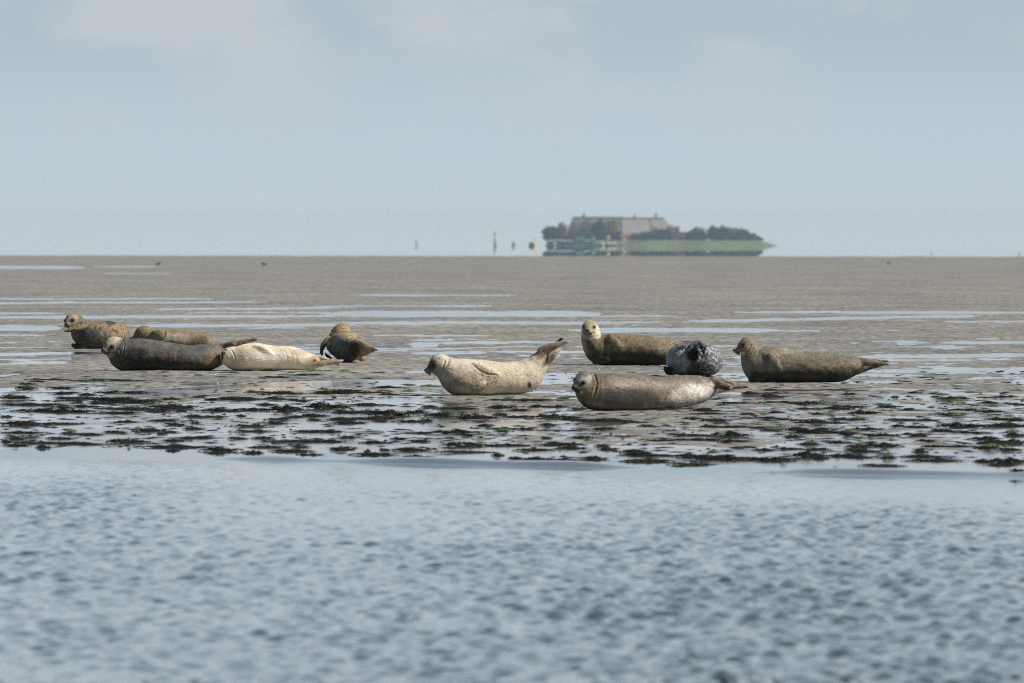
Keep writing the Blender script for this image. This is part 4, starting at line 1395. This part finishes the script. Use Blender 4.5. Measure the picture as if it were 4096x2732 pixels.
# mound: a low raised terp of grass
nx, ny = 80, 24
vs = []
for i in range(nx + 1):
    for j in range(ny + 1):
        u, v = i / nx * 2 - 1, j / ny * 2 - 1
        X = 2648 + u * 470
        e = abs(u) ** 3
        half = 48 * math.sqrt(max(0.0, 1 - abs(u) ** 3.0)) + .2
        vx = v
        top = (983 - 962) * SI * float(sstep(1.0, .80 if u > 0 else .95, abs(u)))
        z = top * float(1 - sstep(.86, 1.0, abs(vx))) + .5 * float(perlin(np.array([i * .4]), np.array([j * .4]))[0])
        if abs(vx) == 1 or abs(u) == 1:
            z = -.4
        vs.append(((X - 2048) / F * DI, DI + vx * half, z))
mesh_q = grid_quads(nx + 1, ny + 1)
me = mesh_np('terrain', np.array(vs), mesh_q)
tag(link('terrain', me, M_GRASS), label='low grassy mound of the far island', kind='structure')

# house on the mound
base_z = (983 - 962) * SI


def roof_part(mb, xl_e, xr_e, xl_r, xr_r, yt, yb, dpt, yoff=0.0):
    """hipped or gabled roof: eaves xl_e..xr_e at row yb, ridge xl_r..xr_r at row yt"""
    a, b = IP(xl_e, yb), IP(xr_e, yb)
    c, d_ = IP(xl_r, yt), IP(xr_r, yt)
    y0, y1, ym = DI - dpt + yoff, DI + dpt + yoff, DI + yoff
    v = [(a.x, y0, a.z), (b.x, y0, b.z), (b.x, y1, b.z), (a.x, y1, a.z), (c.x, ym - .4, c.z), (d_.x, ym - .4, d_.z), (d_.x, ym + .4, d_.z), (c.x, ym + .4, c.z)]
    mb.add(v, [(0, 1, 5, 4), (1, 2, 6, 5), (2, 3, 7, 6), (3, 0, 4, 7), (4, 5, 6, 7), (3, 2, 1, 0)])


house = link('farmhouse', None, None, None, (IP(2480).x, DI, base_z))
tag(house, 'long thatched farmhouse with three chimneys on the far island', 'house')
HO = Vector(house.location)


def hpart(mb, name, mat, parent=house):
    mb.v = [tuple(Vector(p) - HO) for p in mb.v]
    return mb.build(name, mat, parent)


mb = MB()
mb.box(IP(2276).x, IP(2700).x, DI - 6, DI + 6, base_z - .5, IP(0, 942).z)
hpart(mb, 'wall', M_BRICK)
mb = MB()
roof_part(mb, 2258, 2488, 2292, 2488, 871, 945, 8)
r1 = hpart(mb, 'roof', M_THATCH_D)
r1['label'] = 'dark old thatch on the left half'
mb = MB()
roof_part(mb, 2488.5, 2712, 2488.5, 2656, 874, 938, 8)
r2 = hpart(mb, 'roof', M_THATCH_L)
r2['label'] = 'pale thatch on the right half'
mb = MB()
for (X0, X1, yt) in ((2484, 2489, 873), (2290, 2490, 870), (2488.6, 2656, 873)):
    a, b = IP(X0, yt), IP(X1, yt)
    if X1 - X0 > 10:
        mb.box(a.x, b.x, DI - .8, DI + .8, a.z - .5, a.z + .35)
    else:
        mb.add([(a.x, DI - 8.3, IP(0, 944).z), (b.x, DI - 8.3, IP(0, 944).z), (b.x, DI - .5, a.z + .2), (a.x, DI - .5, a.z + .2), (a.x, DI - 8, IP(0, 946).z), (b.x, DI - 8, IP(0, 946).z), (b.x, DI - .2, a.z - .3), (a.x, DI - .2, a.z - .3)],
               [(0, 1, 2, 3), (7, 6, 5, 4), (0, 4, 5, 1), (1, 5, 6, 2), (2, 6, 7, 3), (3, 7, 4, 0)])
hpart(mb, 'ridge', M_THATCH_D)
mb = MB()
a, b = IP(2596, 874), IP(2612, 938)
mb.add([(a.x, DI - .6, a.z), (a.x + .7, DI - .6, a.z), (b.x + .7, DI - 8.35, b.z), (b.x, DI - 8.35, b.z), (a.x, DI - .5, a.z - .4), (a.x + .7, DI - .5, a.z - .4), (b.x + .7, DI - 8, b.z - .4), (b.x, DI - 8, b.z - .4)],
       [(3, 2, 1, 0), (4, 5, 6, 7), (0, 1, 5, 4), (1, 2, 6, 5), (2, 3, 7, 6), (3, 0, 4, 7)])
hpart(mb, 'roof_seam', M_THATCH_D)
for (X, yt, yb, m, lab) in ((2335, 857, 876, M_BRICK, 'red brick chimney on the dark roof'), (2538, 860, 879, M_PLASTER, 'pale chimney in the middle of the roof'), (2623, 856, 879, M_STONE, 'thin chimney near the right end')):
    mb = MB()
    c = IP(X, yt)
    mb.box(c.x - .55, c.x + .55, DI - .5, DI + .5, IP(0, yb).z, c.z)
    mb.box(c.x - .7, c.x + .7, DI - .65, DI + .65, c.z - .02, c.z + .25)
    q = hpart(mb, 'chimney', m, r1 if X < 2480 else r2)
    q['label'] = lab
for X in (2300, 2340, 2380, 2540, 2600, 2650):
    mb = MB()
    c = IP(X, 955)
    mb.box(c.x - .6, c.x + .6, DI - 6.1, DI - 5.9, c.z - .6, c.z + .9)
    w_ = hpart(mb, 'window', M_WHITE)
    mb = MB()
    mb.box(c.x - .48, c.x + .48, DI - 6.16, DI - 6.1, c.z - .45, c.z + .75)
    hpart(mb, 'pane', M_BLK, w_)
mb = MB()
c = IP(2500, 955)
mb.box(c.x - .6, c.x + .6, DI - 6.12, DI - 5.9, base_z - .3, c.z + .7)
hpart(mb, 'door', M_TEAL)


def crown_mesh(mb, c, rx, ry, rz, n, leaf, rr, shell=.55):
    for _ in range(n):
        while True:
            p = Vector((rr.uniform(-1, 1), rr.uniform(-1, 1), rr.uniform(-1, 1)))
            if shell < p.length < 1:
                break
        lump = 1 + .18 * math.sin(p.x * 5 + c[0]) * math.cos(p.z * 6 + c[2])
        q = Vector((c[0] + p.x * rx * lump, c[1] + p.y * ry * lump, c[2] + p.z * rz * lump))
        u = Vector((rr.uniform(-1, 1), rr.uniform(-1, 1), rr.uniform(-1, 1))).normalized()
        v = u.cross(Vector((rr.uniform(-1, 1), rr.uniform(-1, 1), rr.uniform(-1, 1)))).normalized()
        L = leaf * rr.uniform(.6, 1.3)
        mb.add([q - u * L, q + v * L * .6, q + u * L, q - v * L * .6], [(0, 1, 2, 3)])


def tree(name, label, X, ytop, ybot, wpx, dy, leafmat, n=420, leaf=.75, cat='tree', clumps=6, shell=.3):
    rr = random.Random(int(X * 13 + ytop))
    b0 = IP(X, ybot, dy)
    gz0 = base_z if 2210 < X < 3030 else 2.2
    root = link(name, None, None, None, (b0.x, b0.y, gz0))
    tag(root, label, cat, 'trees and bushes on the island')
    hgt = (ybot - ytop) * SI
    hw = wpx * SI / 2
    z0 = b0.z - gz0
    mb = MB()
    for i in range(clumps):
        a = rr.uniform(0, 6.28)
        k = rr.uniform(.15, .5)
        crown_mesh(mb, (hw * k * math.cos(a), hw * k * math.sin(a), z0 + hgt * rr.uniform(.42, .68)), hw * rr.uniform(.48, .62), hw * rr.uniform(.5, .7), hgt * rr.uniform(.26, .36), n // clumps, leaf, rr, shell)
    crown_mesh(mb, (0, 0, z0 + hgt * .5), hw * .95, hw * .8, hgt * .48, n // 2, leaf, rr, .2)
    mb.build('crown', leafmat, root)
    tb = MB()
    rt = max(.15, hw * .09)
    tb.tube([(0, 0, -.4), (rr.uniform(-.2, .2), 0, hgt * .25), (rr.uniform(-.3, .3), 0, z0 + hgt * .6)], [rt, rt * .7, rt * .3], 7)
    for i in range(3):
        a = rr.uniform(0, 6.28)
        tb.tube([(0, 0, hgt * .22), (hw * .5 * math.cos(a), hw * .5 * math.sin(a), z0 + hgt * .6)], [rt * .5, rt * .15], 5)
    tb.build('trunk', M_BARK, root)
    return root


# (kind, label, X, top row, bottom row, width px, depth, leaves)
TREES = [
    ('round_tree', 'dark round tree at the left tip of the island', 2198, 906, 968, 62, -14, M_LEAF_D),
    ('bare_tree', 'thin bare tree left of the farmhouse gable', 2248, 890, 962, 44, 6, M_LEAF_B),
    ('bush', 'dark bush right beside the round tree at the island tip', 2232, 936, 966, 50, -16, M_LEAF_D),
    ('bush', 'dark bush below the bare tree, above the teal shed', 2272, 936, 966, 52, -16, M_LEAF_D),
    ('bare_tree', 'bare grey tree in front of the left end of the dark roof', 2302, 884, 964, 58, -14, M_LEAF_B),
    ('bush', 'dark bush above the right part of the teal shed', 2325, 938, 966, 50, -20, M_LEAF_D),
    ('bare_tree', 'bare grey tree in front of the red chimney', 2352, 877, 962, 52, -14, M_LEAF_B),
    ('dark_tree', 'dark tree in front of the middle of the dark roof', 2396, 880, 962, 46, -15, M_LEAF_D),
    ('bare_tree', 'tallest bare tree before the right half of the dark roof', 2440, 873, 962, 60, -14, M_LEAF_B),
    ('bush', 'dark bush where the dark roof meets the pale one', 2470, 926, 964, 48, -16, M_LEAF_D),
    ('bush', 'dark green bush under the left part of the pale roof', 2540, 934, 966, 60, -16, M_LEAF_D),
    ('bush', 'dark bush under the middle of the pale roof', 2585, 930, 966, 50, -16, M_LEAF_D),
    ('bare_tree', 'bare tree before the seam of the pale roof', 2622, 908, 966, 56, -16, M_LEAF_B),
    ('dark_tree', 'dark tree before the right end of the pale roof', 2652, 916, 966, 46, -18, M_LEAF_D),
    ('bare_tree', 'brown tree covering the right hip of the roof', 2690, 902, 966, 62, -14, M_LEAF_B),
    ('bush', 'bush at the dip between farmhouse and wooded hump', 2730, 928, 966, 54, -10, M_LEAF_B),
    ('bush', 'dark olive bush left in the hedge on the grass', 2765, 926, 966, 50, -12, M_LEAF_D),
    ('bare_tree', 'thin bare tree sticking up behind the hedge', 2795, 906, 964, 60, 6, M_LEAF_B),
    ('bush', 'dark bush in the hedge left of the wooded hump', 2805, 930, 966, 56, -14, M_LEAF_D),
    ('dark_tree', 'dark tree at the left shoulder of the wooded hump', 2856, 904, 966, 54, -10, M_LEAF_D),
    ('olive_tree', 'olive tree forming the top of the wooded hump', 2893, 902, 966, 66, -8, M_LEAF_G),
    ('olive_tree', 'brownish olive tree right of the top of the hump', 2932, 907, 966, 62, -8, M_LEAF_B),
    ('dark_tree', 'dark tree on the right slope of the hump', 2972, 915, 966, 56, -10, M_LEAF_G),
    ('bush', 'low olive bush below the right slope of the hump', 3004, 935, 968, 54, -10, M_LEAF_G),
    ('bush', 'last dark bush at the right end of the hedge', 3032, 950, 971, 36, -8, M_LEAF_D),
    ('bush', 'low bush in front of the wooded hump', 2880, 936, 968, 80, -20, M_LEAF_D),
    ('bush', 'low bush at the foot of the hump, right of its middle', 2945, 938, 968, 76, -20, M_LEAF_D),
]
for (nm, lab, X, yt, yb, w_, dy, lm) in TREES:
    bare = lm is M_LEAF_B
    tree(nm, lab, X, yt, yb, w_ * 1.12, dy, lm, 900 if not bare else 700, .8 if not bare else .62, 'tree' if 'tree' in nm else 'bush')

# teal shed at the water's edge
def isl_empty(name, label, cat, X, dy=-50, z=0.0, group=None):
    o = link(name, None, None, None, (IP(X, 983, dy).x, DI + dy, z))
    tag(o, label, cat, group)
    return o


e = isl_empty('shed', 'long low teal shed with a turquoise gable on the shore below the trees', 'shed', 2280)
O = e.location
W2 = 92 * SI
mb = MB()
mb.box(-W2, W2, -4, 4, -.3, 18 * SI)
mb.build('wall', M_TEAL, e)
mb = MB()
mb.add([(-W2 - .3, -4.4, 18 * SI), (W2 - .4, -4.4, 18 * SI), (W2 - .4, 4.4, 18 * SI), (-W2 - .3, 4.4, 18 * SI), (-W2 + .6, 0, 23 * SI), (W2 - .4, 0, 23 * SI)], [(0, 1, 5, 4), (2, 3, 4, 5), (3, 0, 4), (1, 2, 5), (3, 2, 1, 0)])
mb.build('roof', M_GREYP, e)
mb = MB()
mb.add([(W2 - .35, -4.2, -.2), (W2 + .9, -4.2, -.2), (W2 + .9, 4.2, -.2), (W2 - .35, 4.2, -.2), (W2 - .35, -4.2, 20 * SI), (W2 + .9, -4.2, 20 * SI), (W2 + .9, 4.2, 20 * SI), (W2 - .35, 4.2, 20 * SI), (W2 - .35, 0, 36 * SI), (W2 + .9, 0, 36 * SI)],
       [(0, 1, 5, 4), (2, 3, 7, 6), (1, 2, 6, 9, 5), (3, 0, 4, 8, 7), (4, 5, 9, 8), (6, 7, 8, 9), (3, 2, 1, 0)])
mb.build('gable', M_TURQ, e)
mb = MB()
mb.box(W2 - 9.5, W2 - 4.5, -4.3, -.6, 22 * SI, 36 * SI, .85)
mb.build('dormer', M_TURQ, e)
mb = MB()
mb.box(W2 - 11, W2 - 3.5, -4.09, -3.99, 3 * SI, 7 * SI)
mb.build('panel', M_STONE, e)
mb = MB()
mb.ball((-W2 + 4, -4.1, 1.0), (1.0, .25, 1.0), 12, 8)
mb.build('lamp_panel', M_PLASTER, e, smooth=True)

e = isl_empty('boulder_wall', 'pale stone landing between the teal shed and the grass', 'wall', 2411, -49)
mb = MB()
rr = random.Random(2)
for i in range(60):
    mb.ball((rr.uniform(-6.8, 6.8), rr.uniform(-3, 3), rr.uniform(0, 1.6)), (rr.uniform(.6, 1.3), rr.uniform(.6, 1.2), rr.uniform(.5, .9)), 7, 5)
mb.build('stones', M_STONE, e, smooth=True)

e = isl_empty('round_sign', 'yellow round sign on a post above the stone landing', 'sign', 2432, -46, base_z - 1)
mb = MB()
mb.tube([(0, 0, -1), (0, 0, 2.6)], .14, 8)
mb.build('post', M_WHITE, e)
mb = MB()
mb.ball((0, -.2, 2.4), (1.05, .25, 1.15), 14, 10)
mb.build('sign_panel', M_YEL, e, smooth=True)

e = isl_empty('brick_annex', 'small red brick building at the left end of the pale roof', 'building', 2502, -18, base_z)
mb = MB()
mb.box(-2.6, 2.6, -2, 2, -.4, 2.2)
mb.build('wall', M_BRICK, e)
mb = MB()
mb.add([(-3, -2.4, 2.2), (3, -2.4, 2.2), (3, 2.4, 2.2), (-3, 2.4, 2.2), (-2.4, 0, 3.6), (2.4, 0, 3.6)], [(0, 1, 5, 4), (2, 3, 4, 5), (3, 0, 4), (1, 2, 5), (3, 2, 1, 0)])
mb.build('roof', M_BRICK, e)
mb = MB()
mb.box(-.5, .5, -2.1, -1.98, -.3, 1.7)
mb.build('door', M_WHITE, e)

e = isl_empty('white_post', 'white marker post on the grass below the brick building', 'post', 2493, -46, base_z - 1.5)
mb = MB()
mb.tube([(0, 0, -.6), (0, 0, 3.2)], [.3, .24], 8)
mb.ball((0, 0, 3.3), .3, 8, 6)
mb.build('pole', M_WHITE, e)

# ------------------------------------------------------------------ sea marks
def mark(name, label, X, D, parts):
    o = link(name, None, None, None, ((X - 2048) / F * D, D, 0))
    tag(o, label, 'sea mark', 'sea marks beyond the sandbank')
    s_ = D / F
    for (nm, mat, kind, a) in parts:
        mb = MB()
        if kind == 'tube':
            x, z0, z1, r0, r1 = a
            mb.tube([(x * s_, 0, z0 * s_), (x * s_, 0, (z0 + z1) / 2 * s_), (x * s_, 0, z1 * s_)], [r0 * s_, (r0 + r1) / 2 * s_, r1 * s_], 10)
        elif kind == 'ball':
            x, z, rx, rz = a
            mb.ball((x * s_, 0, z * s_), (rx * s_, rx * s_, rz * s_), 10, 8)
        mb.build(nm, mat, o, smooth=True)
    return o


mark('beacon', 'tall thin beacon pole with a pale orange top, left of the island', 1980, 4700, [('pole', M_PALE, 'tube', (0, -1, 42, 5.0, 4.0)), ('topmark', M_ORANGE, 'ball', (1, 50, 5, 9)), ('ladder', M_WHITE, 'tube', (5.2, 0, 38, 1, 1))])
mark('buoy', 'blue grey buoy between the beacon pole and the yellow and black mark', 2056, 4700, [('body', M_PALE, 'tube', (0, -2, 12, 8.5, 8)), ('cage', M_PALE, 'tube', (1, 12, 18, 7, 5.5))])
mark('buoy', 'half black, half yellow buoy just left of the island', 2129, 4650, [('body', M_BLK, 'tube', (-6, -2, 14, 7.5, 7)), ('panel', M_YEL, 'tube', (7, -2, 17, 6.5, 6)), ('mast', M_GREYP, 'tube', (11, 12, 34, 2.2, 1.2))])
mark('beacon', 'faint thin mark farthest left on the horizon', 1667, 7000, [('pole', M_PALE, 'tube', (0, -1, 20, 4, 3)), ('topmark', M_PALE, 'ball', (0, 19, 4.5, 4))])
mark('buoy', 'tiny grey buoy on the horizon far right of the island', 3726, 1200, [('body', M_PALE, 'tube', (0, -1, 6, 2.6, 2.2)), ('topmark', M_PALE, 'ball', (1, 8, 2, 2.4))])
mark('buoy', 'tiny reddish buoy at the right edge of the photo', 4077, 1180, [('body', M_PALER, 'tube', (0, -1, 8, 2.6, 2)), ('topmark', M_PALER, 'ball', (0, 9, 2, 3))])

# ------------------------------------------------------------------ sea air
hz = MB()
hz.box(-3300, 3300, -600, 9200, -3.0, 30)
hm = bpy.data.materials.new('sea_haze')
hm.use_nodes = True
ht = hm.node_tree
ht.nodes.clear()
ho = N(ht, 'ShaderNodeOutputMaterial')
pv = N(ht, 'ShaderNodeVolumePrincipled')
pv.inputs['Color'].default_value = (.66, .86, 1.0, 1)
pv.inputs['Density'].default_value = 7.5e-5
ht.links.new(pv.outputs[0], ho.inputs['Volume'])
tag(hz.build('haze', hm), label='thin sea haze over the water', kind='stuff')
